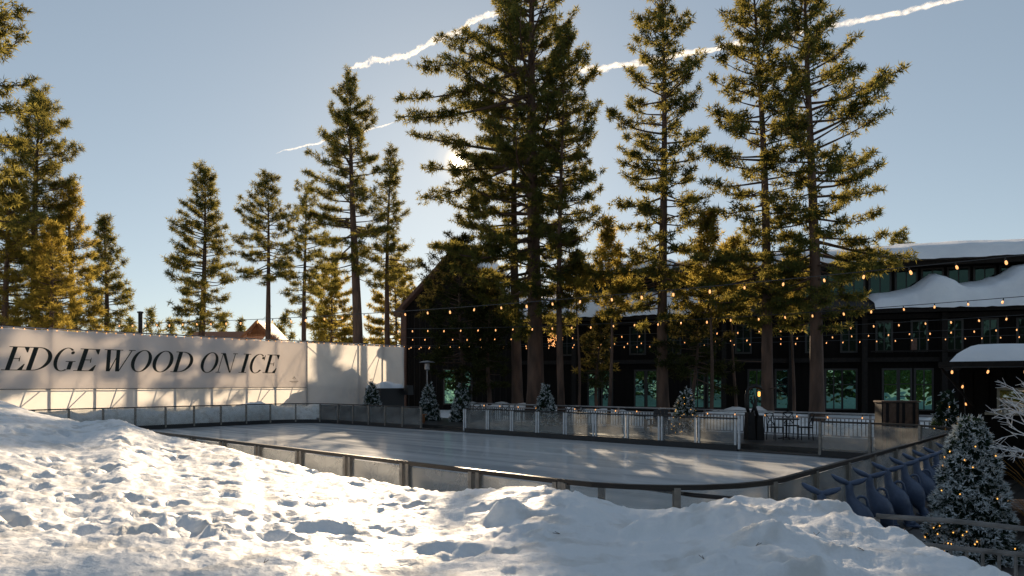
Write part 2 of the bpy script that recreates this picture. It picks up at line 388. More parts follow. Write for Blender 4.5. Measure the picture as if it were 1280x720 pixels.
# paved terrace beyond the boards, the deck along the right side
tb = MB(); tb.prism([P(-37.0, 22.5, -.02), P(-2.0, 22.5, -.02), P(3.0, 22.5, -.02), P(3.0, 27.4, -.02), P(-30, 27.4, -.02), P(-37, 27.4, -.02)], (0, 0, .22))
kind(tb.build("terrace", M_patio), "structure")
gap = MB(); gap.prism([P(-34.5, 21.86, -.02), P(-2.0, 21.86, -.02), P(-2.0, 22.495, -.02), P(-34.5, 22.495, -.02)], (0, 0, .06))
kind(gap.build("terrace_step", M_patio), "structure")
deck = thing("deck", "dark wet plank deck running outside the right boards under the tail shapes", "deck", P(-3.0, 12, 0))
del deck["label"], deck["category"]; deck["kind"] = "structure"
L_pl = 14.5
plank = MB(); plank.box((0, 0, 0), (.17, L_pl, .05)); plank_me = plank.mesh("plank", M_deck)
for i in range(40):
    u = -3.0 + i * .18; wplace("plank", plank_me, deck, P(u + .09, 7.6 + L_pl / 2, .075 + .008 * ((i * 7) % 3 - 1)), RV - math.pi / 2)
jb = MB(); jb.box(P(.6, 14.85, .02), (7.2, 14.3, .05), RU); jb.build("joists", M_kick, deck)

# ------------------------------------------------------------------ foreground snow bank
CR = np.array([(-700, 12, 2.1), (-300, 13, 2.15), (-100, 14, 2.1), (0, 14, 1.9), (40, 13, 1.74), (100, 12.5, 1.56), (150, 12, 1.615), (175, 11.5, 1.50), (215, 11, 1.37), (300, 10, 1.30),
               (330, 9.6, 1.21), (400, 8.8, 1.16), (470, 8, 1.135), (550, 7.2, 1.17), (640, 6.6, 1.30), (680, 6.4, 1.34), (740, 6.2, 1.29), (800, 6, 1.24), (850, 5.8, 1.25),
               (900, 5.5, 1.36), (1000, 5.3, 1.38), (1050, 5.1, 1.35), (1100, 4.7, 1.33), (1160, 4.2, 1.31), (1250, 3.4, 1.31), (1350, 2.9, 1.30), (1600, 2.2, 1.2), (2000, 1.8, 1.1)])
NP_ = 280
pits = np.zeros((NP_, 6))
for i in range(NP_):
    d = 4.3 + 8.0 * rng.random() ** 1.15; t = rng.uniform(-.95, .12 if i < 260 else .55)
    pits[i] = (t * d, d, rng.uniform(.04, .085), rng.uniform(.06, .125), rng.uniform(.025, .07), rng.uniform(-.6, .6))
lumps = [((632 - 640) / F * 5.6, 5.6, .16, .13, .13), ((885 - 640) / F * 5.0, 5.0, .3, .16, .09), ((820 - 640) / F * 5.1, 5.1, .2, .14, .10), ((740 - 640) / F * 5.6, 5.6, .18, .12, .07),
         ((960 - 640) / F * 4.3, 4.3, .25, .16, .09), ((1010 - 640) / F * 3.6, 3.6, .2, .1, .06), ((420 - 640) / F * 5.2, 5.2, .25, .12, .07), ((560 - 640) / F * 4.6, 4.6, .3, .14, .06)]
def mound(x, y):
    d = np.maximum(y, .6); px = np.clip(x / d * F + CX, -700, 2000); t = (px - CX) / F
    dc = np.interp(px, CR[:, 0], CR[:, 1]); zc = np.interp(px, CR[:, 0], CR[:, 2])
    db = np.clip(6.25 / np.maximum(VX * t + VY, .2), dc * 1.12, 22)
    k = np.clip((d - 2.5) / (dc - 2.5), 0, 1)
    z = 1.30 * (1 - k) + zc * k
    # a hollow in front of the crest, so that the crest reads as a rim
    z = z - .05 * np.sin(np.pi * k) * sstep(1.0, 4.0, d)
    z = z + .05 * fbm(x * .55, y * .75, 3, 3) + .030 * fbm(x * 1.7 + 4, y * 2.4, 4, 8)
    rough = .35 + .65 * sstep(-.35, .3, t) 
    n1 = fbm(x * 3.2, y * 5.2, 3, 21)
    z = z + .040 * rough * np.maximum(n1, -.15) + .024 * fbm(x * 9, y * 13, 4, 40) + .009 * fbm(x * 23, y * 31, 3, 47)
    rid = 1 - np.abs(fbm(x * 1.6 + 2, y * 3.6, 3, 55)) * 2.6
    z = z + .05 * np.clip(rid, 0, 1) ** 2 * sstep(.05, .3, t) * (1 - .6 * sstep(.45, .65, t))
    for (cx, cy, a, b, dp, ro) in pits:
        dx = x - cx; dy = y - cy; m = (np.abs(dx) < .5) & (np.abs(dy) < .6)
        if not m.any(): continue
        xx = dx[m] * math.cos(ro) + dy[m] * math.sin(ro); yy = -dx[m] * math.sin(ro) + dy[m] * math.cos(ro)
        q = (xx / (b * 1.15)) ** 2 + (yy / (a * 1.1)) ** 2
        z[m] += -dp * np.exp(-q ** 1.6) + dp * .28 * np.exp(-((np.sqrt(q) - 1.45) / .35) ** 2)
    for (cx, cy, a, b, hh) in lumps:
        q = ((x - cx) / a) ** 2 + ((y - cy) / b) ** 2
        z = z + hh * np.exp(-q ** 1.5) * (1 + .5 * fbm(x * 9, y * 9, 2, 77))
    z = z - .035 - .045 * np.exp(-((px - 560) / 160) ** 2) * sstep(.5, 1.0, d / dc)
    crust = np.abs(fbm(x * 6.5 + 3, y * 8.5, 4, 91)); z = z + .036 * (.16 - crust) * (.5 + 1.2 * sstep(-.1, .35, fbm(x * .9, y * 1.2, 2, 93)))
    z = z - .075 * np.exp(-((px - 800) / 90) ** 2) * sstep(.6, 1.0, d / dc)
    fall = sstep(dc * 1.0, db, d)
    z = z * (1 - fall) + .02 * fall - .25 * sstep(db * .98, db * 1.05, d)
    z = z - .6 * sstep(.95, 1.5, t)
    return z
def make_mound():
    na, nd = 820, 400
    a = np.linspace(-1.15, 1.0, na); dd = .5 + 24.5 * (np.linspace(0, 1, nd) ** 1.9)
    A, D = np.meshgrid(a, dd, indexing='ij'); X = A * (D + 1.2); Y = D
    Z = mound(X.ravel().copy(), Y.ravel().copy()).reshape(X.shape)
    V = np.stack([X, Y, Z], -1).reshape(-1, 3)
    i = np.arange(na - 1)[:, None] * nd + np.arange(nd - 1)[None, :]; i = i.ravel()
    Fq = np.stack([i, i + nd, i + nd + 1, i + 1], -1)
    # drop what lies beyond the foot of the bank
    zc = V[Fq, 2].max(1); Fq = Fq[zc > -.12]
    return kind(link("snow_bank", np_mesh("snow_bank", V, Fq, M_snow, smooth=True)), "structure")
make_mound()

def heap(name, line, w, hs, seed, zb=-.05, m=None, label=None):   # a long ploughed heap of snow along a polyline of (u,v)
    L = [Vector(P(*p, 0)) for p in line]
    n = 160; mm = 14; V = np.zeros((n + 1, mm + 1, 3)); tot = sum((L[i + 1] - L[i]).length for i in range(len(L) - 1))
    hx = np.linspace(0, 1, len(hs))
    for i in range(n + 1):
        s = i / n * (len(L) - 1); k = min(int(s), len(L) - 2); p = L[k].lerp(L[k + 1], s - k); d = (L[k + 1] - L[k]).normalized(); nx = Vector((-d.y, d.x, 0))
        h = np.interp(i / n, hx, hs)
        for j in range(mm + 1):
            c = j / mm * 2 - 1; V[i, j] = (p.x + nx.x * c * w / 2, p.y + nx.y * c * w / 2, zb + h * (1 - abs(c) ** 2.2))
    x = V[..., 0]; y = V[..., 1]; jj = (1 - np.abs(np.linspace(-1, 1, mm + 1))[None, :] ** 4)
    V[..., 2] += (.35 * fbm(x * .5, y * .5, 3, seed) + .22 * fbm(x * 1.6, y * 1.6, 3, seed + 5)) * jj * np.interp(np.arange(n + 1) / n, hx, hs)[:, None] ** .7
    i = (np.arange(n)[:, None] * (mm + 1) + np.arange(mm)[None, :]).ravel()
    Fq = np.stack([i, i + mm + 1, i + mm + 2, i + 1], -1)
    return kind(link(name, np_mesh(name, V.reshape(-1, 3), Fq, m or M_snow, smooth=True)), "structure")
heap("snow_bank", [(-36.2, 5), (-36.2, 27)], 1.6, [1.0, .9, 1.05, 1.0, 1.1, 1.05, .9, .7], 4)
heap("snow_bank", [(-30, 29.2), (4, 29.2)], 3.2, [1.0, .95, 1.0, .8, 1.0, .9, 1.0, .9, .95], 9)
heap("snow_bank", [(-39.4, 4), (-39.4, 29.9)], 2.2, [1.4, 1.6, 1.4, 1.7, 1.5, 1.7, 1.5, 1.5, 1.45, 1.6, 1.6, 1.9, 2.8, 3.5, 3.9, 2.0], 14)  # unseen heap, its tall end added to throw the arc of shade on the fabric

# ------------------------------------------------------------------ dasher boards
HB = 1.1
pane_cache = {}
post_mb = MB(); post_mb.box((0, 0, (HB - .02) / 2 + .0), (.075, .09, HB - .1)); post_d = post_mb.mesh("post", M_alu)
post_mb = MB(); post_mb.box((-.062, 0, HB / 2 - .01), (.055, .07, HB - .12)); post_mb.box((.062, 0, HB / 2 - .01), (.055, .07, HB - .12)); post_w = post_mb.mesh("post", M_white)
post_mb = MB(); post_mb.box((-.07, 0, HB / 2 - .01), (.062, .09, HB - .12)); post_mb.box((.07, 0, HB / 2 - .01), (.062, .09, HB - .12)); post_n = post_mb.mesh("post", M_alu)
def resample(path, step):
    pts = [Vector((*p, 0)) for p in path]; d = [0]
    for i in range(1, len(pts)): d.append(d[-1] + (pts[i] - pts[i - 1]).length)
    n = max(1, round(d[-1] / step)); out = []
    for k in range(n + 1):
        s = d[-1] * k / n; i = max(j for j in range(len(d)) if d[j] <= s + 1e-9); i = min(i, len(pts) - 2)
        q = (s - d[i]) / max(d[i + 1] - d[i], 1e-9); p = pts[i].lerp(pts[i + 1], q); out.append((p.x, p.y))
    return out
def board(label, path, post_me, rail_mat, frost=False):
    xs = [p[0] for p in path]; c = P(*path[len(path) // 2], 0)
    t = thing("rink_barrier", label, "rink barrier", c, "clear barriers round the ice rink")
    r = MB(); r.sweep([P(u, v, HB - .03) for u, v in path], .065, .055); r.build("top_rail", rail_mat, t)
    k = MB(); k.sweep([P(u, v, .10) for u, v in path], .08, .21); k.build("kick_plate", M_kick, t)
    pts = resample(path, 1.4)
    for i, p in enumerate(pts):
        q = pts[min(i + 1, len(pts) - 1)]; o = pts[max(i - 1, 0)]
        a = math.atan2(q[1] - o[1], q[0] - o[0]) + RU
        wplace("post", post_me, t, P(*p, .03), a)
        if i < len(pts) - 1:
            w = P(*p); x = P(*q); ln = math.hypot(x[0] - w[0], x[1] - w[1]); key = (round(ln, 2), frost)
            if key not in pane_cache:
                b = MB(); b.box((0, 0, 0), (ln - .09, .014, HB - .29)); pane_cache[key] = b.mesh("pane", (M_acr, M_acr2, M_acr3)[int(frost)])
            wplace("pane", pane_cache[key], t, ((w[0] + x[0]) / 2, (w[1] + x[1]) / 2, .21 + (HB - .29) / 2), math.atan2(x[1] - w[1], x[0] - w[0]))
    return t
n8 = 8
c0 = ring[:n8]; c1 = ring[n8:2 * n8]; c2 = ring[2 * n8:3 * n8]; c3 = ring[3 * n8:]
uD = -9.7; uG = -22.4; uE = -7.1; uH = -25.4
board("long clear barrier on the camera side of the ice, half buried by the snow bank", [c3[-1], (U1 - 1.906, V0)], post_n, M_rail, True)
board("curved barrier sweeping round the right end of the ice behind the blue tail shapes", [(U1 - 1.9 + .001, V0)] + c0[1:] + c1 + [(uE, V1)], post_d, M_rail, 2)
board("white posted barrier across the far side of the ice before the terrace", [(uD, V1), (uG, V1)], post_w, M_kick)
board("dark railed barrier below the white fabric wall with snow piled behind its panes", [(uH, V1)] + c2 + c3[:-1], post_d, M_kick)

# ------------------------------------------------------------------ fabric wall with banner and scaffold
UF = -37.5; ZT = 4.74
def vF(px): x, y = on_u(px, UF); return UV(x, y)[1]
vL, vR, vB = vF(-160), vF(505), vF(382)
def fab_fn(u0, v0, v1, z0, z1, amp, seed):
    def fn(a, b):
        v = v0 + (v1 - v0) * a; z = z0 + (z1 - z0) * b
        w = amp * float(fbm(np.array([v * .8]), np.array([z * .6]), 3, seed)[0])
        zz = z + (.05 * abs(math.sin(v * 1.9)) * -1 if b > .999 else 0)
        return P(u0 + w, v, zz)
    return fn
fw = thing("fabric_wall", "tall white fabric wall on a pole scaffold behind the left end of the rink", "fabric wall", P(UF, (vL + vR) / 2, 0))
mb = MB(); mb.grid(fab_fn(UF, vL, vR, .35, ZT - .03, .06, 31), 90, 16); mb.build("fabric_sheet", M_fab, fw, smooth=True)
scv = [vF(p) for p in (-110, -60, -5, 64, 121, 172, 221, 267, 310, 346, 383.5, 449, 479, 504)]
for v in scv:
    mb = MB(); mb.tube([P(UF - .09, v, 0), P(UF - .09, v, ZT + .06)], .05, 8); mb.build("scaffold_pole", M_galv, fw)
for z in (ZT + .01, 1.93):
    mb = MB(); mb.tube([P(UF - .20, vL, z), P(UF - .20, vR, z)], .03, 8); mb.build("scaffold_rail", M_galv, fw)
for i in range(len(scv) - 1):
    a, b = scv[i], scv[i + 1]
    mb = MB(); mb.tube([P(UF - .17, a, 1.95 if i % 2 else ZT - .1), P(UF - .17, b, ZT - .1 if i % 2 else 1.95)], .024, 6); mb.build("brace", M_galv, fw)
    mb = MB(); mb.tube([P(UF - .15, a + .1, .3), P(UF - .15, b - .3, 1.9)], .022, 6); mb.build("brace", M_galv, fw)
    mb = MB(); mb.tube([P(UF - .2, b, ZT - .3), P(UF - 1.5, b - .25, .3)], .024, 6); mb.build("brace", M_galv, fw)
mb = MB(); mb.tube([P(UF + .06, vB + .06, .7), P(UF + .06, vB + .06, ZT + .05)], .034, 8); mb.build("scaffold_pole", M_galv, fw)
bn = thing("banner", "long pale banner with slanted black serif lettering on the fabric wall", "banner", P(UF + .10, vB, 1.95))
mb = MB(); mb.grid(fab_fn(UF + .10, vL, vB, 1.95, ZT - .05, .045, 51), 110, 18); mb.build("banner_sheet", M_ban, bn, smooth=True)
mb = MB(); mb.tube([P(UF + .11, vL, 1.94), P(UF + .11, vB, 1.94)], .022, 6); mb.build("hem", M_alu, bn)

# letters: high-contrast slanted serif capitals, drawn in units of cap height (x right, y up)
def poly_arc(cx, cy, rx, ry, a0, a1, n=22): return [(cx + rx * math.cos(R(a0 + (a1 - a0) * k / n)), cy + ry * math.sin(R(a0 + (a1 - a0) * k / n))) for k in range(n + 1)]
def strip(outer, inner): return [[outer[i], outer[i + 1], inner[i + 1], inner[i]] for i in range(len(outer) - 1)]
h_, t_ = .030, .150                              # hairline, stem
def rect(x0, y0, x1, y1): return [[(x0, y0), (x1, y0), (x1, y1), (x0, y1)]]
def LE():
    return rect(.12, h_, .12 + t_, 1 - h_) + rect(0, 0, .66, h_) + rect(0, 1 - h_, .66, 1) + rect(.12 + t_, .5 - h_ / 2, .46, .5 + h_ / 2) + \
        [[(.46, .38), (.49, .38), (.46, .62)], [(.46, .38), (.46, .62), (.44, .5)], [(.50, h_), (.66, h_), (.69, .27), (.655, .27)], [(.50, 1 - h_), (.66, 1 - h_), (.66, .76), (.63, .76)]]
def LD():
    o = poly_arc(.30, .5, .50, .5, -90, 90, 26); i = poly_arc(.30, .5, .365, .5 - h_, -90, 90, 26)
    return rect(.12, h_, .12 + t_, 1 - h_) + rect(0, 0, .30, h_) + rect(0, 1 - h_, .30, 1) + strip(o, i)
def LO():
    o = poly_arc(.38, .5, .38, .52, 0, 360, 44); i = poly_arc(.38, .5, .245, .49, 0, 360, 44); return strip(o, i)
def LC():
    o = poly_arc(.38, .5, .38, .52, 52, 318, 34); i = poly_arc(.38, .5, .245, .49, 52, 318, 34)
    ball = poly_arc(.60, .80, .06, .065, 0, 360, 14)[:-1]
    return strip(o, i) + [ball, [(.655, .68), (.69, .68), (.69, .95), (.66, .95)]]
def LG():
    o = poly_arc(.38, .5, .38, .52, 52, 300, 34); i = poly_arc(.38, .5, .245, .49, 52, 300, 34)
    ball = poly_arc(.60, .80, .065, .07, 0, 360, 14)[:-1]
    return strip(o, i) + [ball] + rect(.56, .06, .56 + t_, .40) + rect(.44, .40, .80, .40 + h_)
def LW():
    def d(x0, x1, w): return [[(x0, 1 - h_), (x0 + w, 1 - h_), (x1 + w * .55, 0), (x1 + w * .45, 0)]]
    def s(x0, x1, w, x2=None): return [[(x0, 1 - h_), (x0 + w, 1 - h_), (x1 + w, 0), (x1, 0)]]
    return s(.10, .30, .14) + s(.45, .65, .14) + [[(.40, 0), (.44, 0), (.60, .93), (.57, .93)], [(.75, 0), (.79, 0), (1.06, 1 - h_), (1.02, 1 - h_)]] + \
        rect(0, 1 - h_, .36, 1) + rect(.37, 1 - h_, .70, 1) + rect(.92, 1 - h_, 1.18, 1)
def LN():
    return rect(.10, h_, .132, 1 - h_) + rect(.74, 0.0, .772, 1 - h_) + [[(.10, 1 - h_), (.26, 1 - h_), (.772, 0), (.70, 0)]] + rect(0, 0, .24, h_) + rect(0, 1 - h_, .24, 1) + rect(.64, 1 - h_, .88, 1)
def LI(): return rect(.12, h_, .12 + t_, 1 - h_) + rect(0, 0, .375, h_) + rect(0, 1 - h_, .375, 1)
GL = {'E': LE, 'D': LD, 'G': LG, 'W': LW, 'O': LO, 'N': LN, 'I': LI, 'C': LC}
SH = .30
TXT = [('E', 1, 28), ('D', 27, 59.5), ('G', 62.5, 90), ('E', 91, 117), ('W', 121.5, 160.5), ('O', 159.5, 184.5), ('O', 186.5, 211.5), ('D', 212, 236.5), ('O', 247, 268), ('N', 268.5, 289.5), ('I', 297, 306.5), ('C', 308.5, 325), ('E', 327, 343)]
zb, cap = 2.79, 1.07
for ch, p0, p1 in TXT:
    va, vb = vF(p0), vF(p1); pol = GL[ch](); xs = [p[0] for q in pol for p in q]; x0, x1 = min(xs), max(xs)
    # the photograph's extents span the slanted letter: foot at left, head at right
    sx = (vb - va) / (x1 - x0)
    mb = MB()
    for k, q in enumerate(pol):
        dz = .006 + .0006 * (k % 12)
        pts = [P(UF + .15, va + (x - x0) * sx + SH * y * cap - (SH * cap * .10), zb + y * cap) for x, y in q]
        mb.prism(pts, tuple(Vector(P(dz, 0)) ))
    mb.build("letter", M_ink, bn)
# small crest at the banner's right foot
cv = vF(366); mb = MB()
def crest(poly): mb.prism([P(UF + .15, cv + x, 2.18 + z) for x, z in poly], tuple(Vector(P(.006, 0))))
crest([(-.12, .28), (0, .42), (.12, .28), (.09, .28), (0, .38), (-.09, .28)]); crest([(-.05, .27), (.05, .27), (.05, .29), (-.05, .29)])
crest([(-.30, .12), (.28, .12), (.28, .15), (-.30, .15)]); crest([(-.18, .04), (.18, .04), (.18, .06), (-.18, .06)])
mb.build("crest", M_alu, bn)

# ------------------------------------------------------------------ pines
def tufts(pos, dirs, ln, wd, nn, spread, rg):
    """pom-poms of needles: each needle one thin triangle"""
    k = len(pos); d = np.repeat(dirs, nn, 0); p = np.repeat(pos, nn, 0)
    r = rg.normal(size=(k * nn, 3)); r /= np.linalg.norm(r, axis=1, keepdims=True)
    a = d * (1 - spread) + r * spread * 1.25; a /= np.linalg.norm(a, axis=1, keepdims=True) + 1e-9
    s = np.cross(a, rg.normal(size=(k * nn, 3))); s /= np.linalg.norm(s, axis=1, keepdims=True) + 1e-9
    L = (ln * rg.uniform(.6, 1.15, k * nn))[:, None]; w = (wd * rg.uniform(.7, 1.2, k * nn))[:, None]
    p = p + r * ln * .12
    V = np.stack([p - s * w * .5, p + a * L, p + s * w * .5 + a * L * .12], 1).reshape(-1, 3)
    Fq = np.arange(k * nn * 3).reshape(-1, 3); return V, Fq
def tubes_np(segs, n=3):
    """many tapered segments at once: rows x0 y0 z0 r0 x1 y1 z1 r1"""
    s = np.array(segs); a = s[:, 0:3]; b = s[:, 4:7]; d = b - a; d /= np.linalg.norm(d, axis=1, keepdims=True) + 1e-9
    up = np.where(np.abs(d[:, 2:3]) > .9, np.array([[1., 0, 0]]), np.array([[0, 0, 1.]])); x = np.cross(d, up); x /= np.linalg.norm(x, axis=1, keepdims=True); y = np.cross(x, d)
    k = len(s); V = np.zeros((k, 2, n, 3))
    for j in range(n):
        an = 2 * math.pi * j / n; o = x * math.cos(an) + y * math.sin(an)
        V[:, 0, j] = a + o * s[:, 3:4]; V[:, 1, j] = b + o * s[:, 7:8]
    base = (np.arange(k) * 2 * n)[:, None]; Fq = []
    for j in range(n): Fq.append(np.concatenate([base + j, base + (j + 1) % n, base + n + (j + 1) % n, base + n + j], 1))
    return V.reshape(-1, 3), np.concatenate(Fq, 0)
def rot_about(v, k, a):
    return v * math.cos(a) + np.cross(k, v) * math.sin(a) + k * np.dot(k, v) * (1 - math.cos(a))
def pine(label, px, Y, ytop, prof, r_base, seed, name="pine_tree", px_top=None, z0=-.05, dens=1.0, tuft=.27, wdt=.050, nn=15, mat_=None, up=(-.25, .9), dead=0, grp="pine trees round the rink", depth=1.0, gap=.42, cat="tree", sub=1.0, extra=(), wide=1.0):
    """prof: rows (row, left px, right px) of the crown's outline in the photograph, read at distance Y"""
    rg = np.random.default_rng(seed); s = Y / F
    X0 = (px - CX) * s; ztop = H - (ytop - CY) * s; Xt = ((px_top if px_top is not None else px) - CX) * s
    t = thing(name, label, cat, (X0, Y, z0), grp)
    zz = np.array([H - (p[0] - CY) * s for p in prof][::-1]); ll = np.array([p[1] * s * wide for p in prof][::-1]); rr = np.array([p[2] * s * wide for p in prof][::-1])
    zlow = zz[0]
    def axis(z): q = (z - z0) / (ztop - z0); return np.array([(Xt - X0) * q + .12 * math.sin(q * 5 + seed), .15 * math.sin(q * 4 + seed * 2), z - z0])
    def rad(z): q = (z - z0) / (ztop - z0); return max(.012, r_base * .82 * (1 - q) ** .85 * (1 + .35 * math.exp(-q * 30)))
    mb = MB(); zs = list(np.linspace(z0, ztop, 16)); mb.tube([axis(z) for z in zs], [rad(z) for z in zs], 9)
    tr = bpy.data.objects.new("trunk", mb.mesh("trunk", M_bark, smooth=True)); C.objects.link(tr); tr.parent = t
    segs = []; tp = []; td = []
    def bough(z, az, el, ext, cur, side_w, full=1.0):
        c = math.cos(az); sn = math.sin(az); base = axis(z); pts = [base]; d = np.array([c * math.cos(el), sn * math.cos(el), math.sin(el)]); nseg = 6; ln = ext / max(math.cos(el), .5)
        for k in range(nseg):
            d = d + np.array([-sn * side_w, c * side_w, cur * (k - 1) * .5]); d /= np.linalg.norm(d); pts.append(pts[-1] + d * ln / nseg)
        r0 = min(.012 + .022 * ln ** .9, rad(z) * .6)
        for k in range(nseg): segs.append((*pts[k], r0 * (1 - k / nseg * .85), *pts[k + 1], r0 * (1 - (k + 1) / nseg * .85)))
        nt_ = int(max(3, ln * 3.6 * sub * full + 2))
        for j in range(nt_ + 1):
            f = 1.0 if j == nt_ else rg.uniform(.25 if ln > 1.2 else .1, 1.0) ** .75; k = min(int(f * nseg), nseg - 1); p = pts[k] + (pts[k + 1] - pts[k]) * (f * nseg - k); dd = pts[k + 1] - pts[k]; dd = dd / np.linalg.norm(dd)
            tl = (.22 + .30 * ln * (1.15 - f)) * rg.uniform(.5, 1.1) if j < nt_ else .25; tl = min(tl, 1.4)
            an = rg.choice([-1, 1]) * rg.uniform(.5, 1.1) if j < nt_ else 0
            dv = rot_about(dd, np.array([0, 0, 1.]), an); dv[2] += rg.uniform(-.1, .35); dv /= np.linalg.norm(dv)
            e = p + dv * tl; segs.append((*p, .014, *e, .006))
            ntf = 1 + int(tl / (tuft * .72))
            for m_ in range(ntf):
                g = 1 - m_ / max(ntf, 1) * .85; q3 = p + dv * tl * g
                tp.append(q3 + rg.normal(size=3) * .06); v3 = dv + np.array([0, 0, .35]); td.append(v3 / np.linalg.norm(v3))
    z = zlow; az = rg.uniform(0, 6.28)
    while z < ztop - .15:
        q = (z - zlow) / (ztop - zlow); step = gap * .36 * (1 - .35 * q) / dens; z += step * rg.uniform(.5, 1.5)
        if z > ztop - .15: break
        az += 2.4 + rg.uniform(-.5, .5); c = math.cos(az); sn = math.sin(az)
        el = up[0] + (up[1] - up[0]) * q ** 1.3 + rg.uniform(-.16, .16)
        ext = None; zt = z                          # the outline at the height where the tip ends
        for _ in range(3):
            lx = np.interp(zt, zz, ll); rx = np.interp(zt, zz, rr); side = rx if c > 0 else lx; mean = (lx + rx) / 2 * depth
            ext = math.sqrt((c * side) ** 2 + (sn * mean) ** 2); zt = z + ext * math.tan(el) * .6
        ext *= rg.uniform(.68, 1.14) if rg.random() > .3 else rg.uniform(.3, .65)
        if ext < .12: ext = .12
        bough(z, az, el, ext, rg.uniform(.02, .16) * (1 if q < .75 else .2), rg.uniform(-.12, .12))
    for (ey, epx, ety) in extra:                    # single long boughs the photograph shows
        zb_ = H - (ey - CY) * s; dx = (epx - CX) * s - X0; dzz = -(ety - ey) * s; ya = rg.uniform(-.35, .2)
        bough(zb_, math.atan2(dx * math.sin(ya) if False else abs(dx) * math.sin(ya), dx), math.atan2(dzz, abs(dx)) - .05, abs(dx) / math.cos(ya), .05, rg.uniform(-.05, .05), 1.15)
    tip = axis(ztop - .05)
    for k in range(4): tp.append(tip - np.array([0, 0, k * .14])); td.append(np.array([0, 0, 1.]))
    for k in range(dead):
        zd = rg.uniform(z0 + (zlow - z0) * .45, zlow); a = rg.uniform(0, 6.28); b = axis(zd); ln = rg.uniform(.6, 2.0)
        m1 = b + np.array([math.cos(a) * ln * .5, math.sin(a) * ln * .5, .05]); e = b + np.array([math.cos(a) * ln, math.sin(a) * ln, rg.uniform(-.4, .2)])
        segs.append((*b, .03, *m1, .02)); segs.append((*m1, .02, *e, .006))
    V, Fq = tubes_np(segs); link("branches", np_mesh("branches", V, Fq, M_branch), t)
    V, Fq = tufts(np.array(tp), np.array(td), tuft, wdt, nn, .82, rg); link("crown", np_mesh("crown", V, Fq, mat_ or M_needle), t)
    return t

BIG = [(-120, 25, 25), (-60, 50, 40), (0, 78, 42), (50, 90, 55), (100, 118, 60), (150, 150, 62), (180, 152, 64), (215, 140, 66), (250, 134, 70), (300, 135, 72), (340, 122, 60), (385, 95, 60), (420, 60, 40)]
pine("huge dense pine hiding the sun, its top out of the picture", 667, 37, -150, BIG, .58, 14, dens=1.0, gap=.34, sub=1.0, extra=[(85, 512, 140), (120, 512, 172), (200, 522, 240), (205, 545, 222), (60, 533, 98), (30, 560, 62), (300, 545, 318)])
pine("slim reddish trunked pine standing close behind the huge dense pine", 645, 40, 40, [(60, 20, 20), (140, 45, 40), (220, 70, 55), (300, 80, 55), (350, 60, 40)], .42, 2, gap=.5)
pine("pine on the right shoulder of the huge dense pine, thin straight trunk", 702, 35, 38, [(48, 8, 8), (100, 25, 38), (150, 35, 45), (200, 40, 50), (250, 45, 52), (300, 45, 50), (360, 40, 50), (400, 30, 30)], .24, 3, gap=.42)
pine("tall airy pine with whorled boughs, second big pine right of the sun", 833, 33, -40, [(-20, 15, 15), (0, 28, 25), (50, 40, 34), (90, 52, 46), (130, 60, 50), (165, 76, 54), (220, 74, 58), (280, 66, 55), (330, 66, 56), (380, 62, 56), (402, 36, 36)], .36, 4, px_top=824, gap=.38, extra=[(375, 765, 392), (350, 755, 372), (360, 900, 372), (335, 905, 348), (345, 770, 362), (330, 752, 345)])
pine("tall pine leaning slightly left, partly hidden by the rightmost tall pine", 962, 30, -70, [(-60, 15, 15), (0, 30, 28), (50, 46, 32), (100, 52, 36), (150, 62, 40), (200, 74, 44), (250, 78, 48), (300, 74, 56), (350, 60, 60), (390, 45, 50), (415, 25, 35)], .33, 5, px_top=942, gap=.38, dead=3, extra=[(345, 880, 360), (370, 900, 380), (320, 870, 330), (350, 1010, 362), (380, 1000, 392), (325, 1005, 330)])
pine("rightmost tall pine, broad to the right over the snowy roof", 1021, 28.3, -75, [(-60, 15, 18), (0, 32, 32), (50, 40, 48), (85, 40, 78), (120, 40, 90), (150, 44, 106), (185, 50, 98), (215, 52, 98), (260, 52, 66), (300, 60, 80), (325, 70, 122), (350, 60, 84), (385, 60, 50), (410, 40, 30)], .37, 6, px_top=1008, gap=.36, extra=[(300, 1138, 322), (315, 1115, 335), (295, 1095, 300), (325, 1085, 342), (330, 955, 345), (345, 968, 362), (310, 945, 318), (365, 1075, 372), (370, 960, 385)])
pine("tall ragged pine behind the bright end of the fabric wall", 447, 57, 98, [(105, 6, 6), (130, 16, 20), (160, 34, 28), (210, 60, 38), (240, 50, 42), (270, 58, 46), (310, 68, 40), (335, 60, 40), (350, 30, 20)], .62, 7, px_top=439, gap=.42, wide=1.1, wdt=.055, tuft=.38)
pine("narrow pine just left of the dark gabled lodge", 483, 60, 186, [(195, 5, 5), (230, 14, 20), (270, 18, 28), (310, 22, 40), (345, 24, 46), (362, 20, 30)], .38, 8, px_top=488, gap=.46, wide=.95, wdt=.055, tuft=.38)
pine("bushy pine with a bare lower trunk left of the tall ragged pine", 381, 62, 235, [(245, 12, 10), (270, 20, 26), (310, 28, 35), (340, 36, 34), (365, 28, 30), (392, 30, 20)], .36, 9, gap=.5, wdt=.055, tuft=.38)
pine("lone pine with a long bare trunk and a round crown", 337, 60, 220, [(228, 8, 8), (255, 24, 16), (280, 34, 24), (300, 36, 26), (320, 36, 24), (345, 45, 22), (352, 12, 12)], .40, 10, px_top=334, gap=.36, wide=1.15, dead=6, wdt=.055, tuft=.38)
pine("lone cone shaped pine with boughs almost to the fabric wall", 252, 60, 213, [(222, 8, 6), (250, 20, 12), (285, 32, 18), (320, 44, 24), (345, 50, 34), (358, 66, 36), (375, 52, 20), (400, 46, 26), (412, 30, 18)], .46, 11, px_top=256, gap=.34, wide=1.08, wdt=.055, tuft=.38)
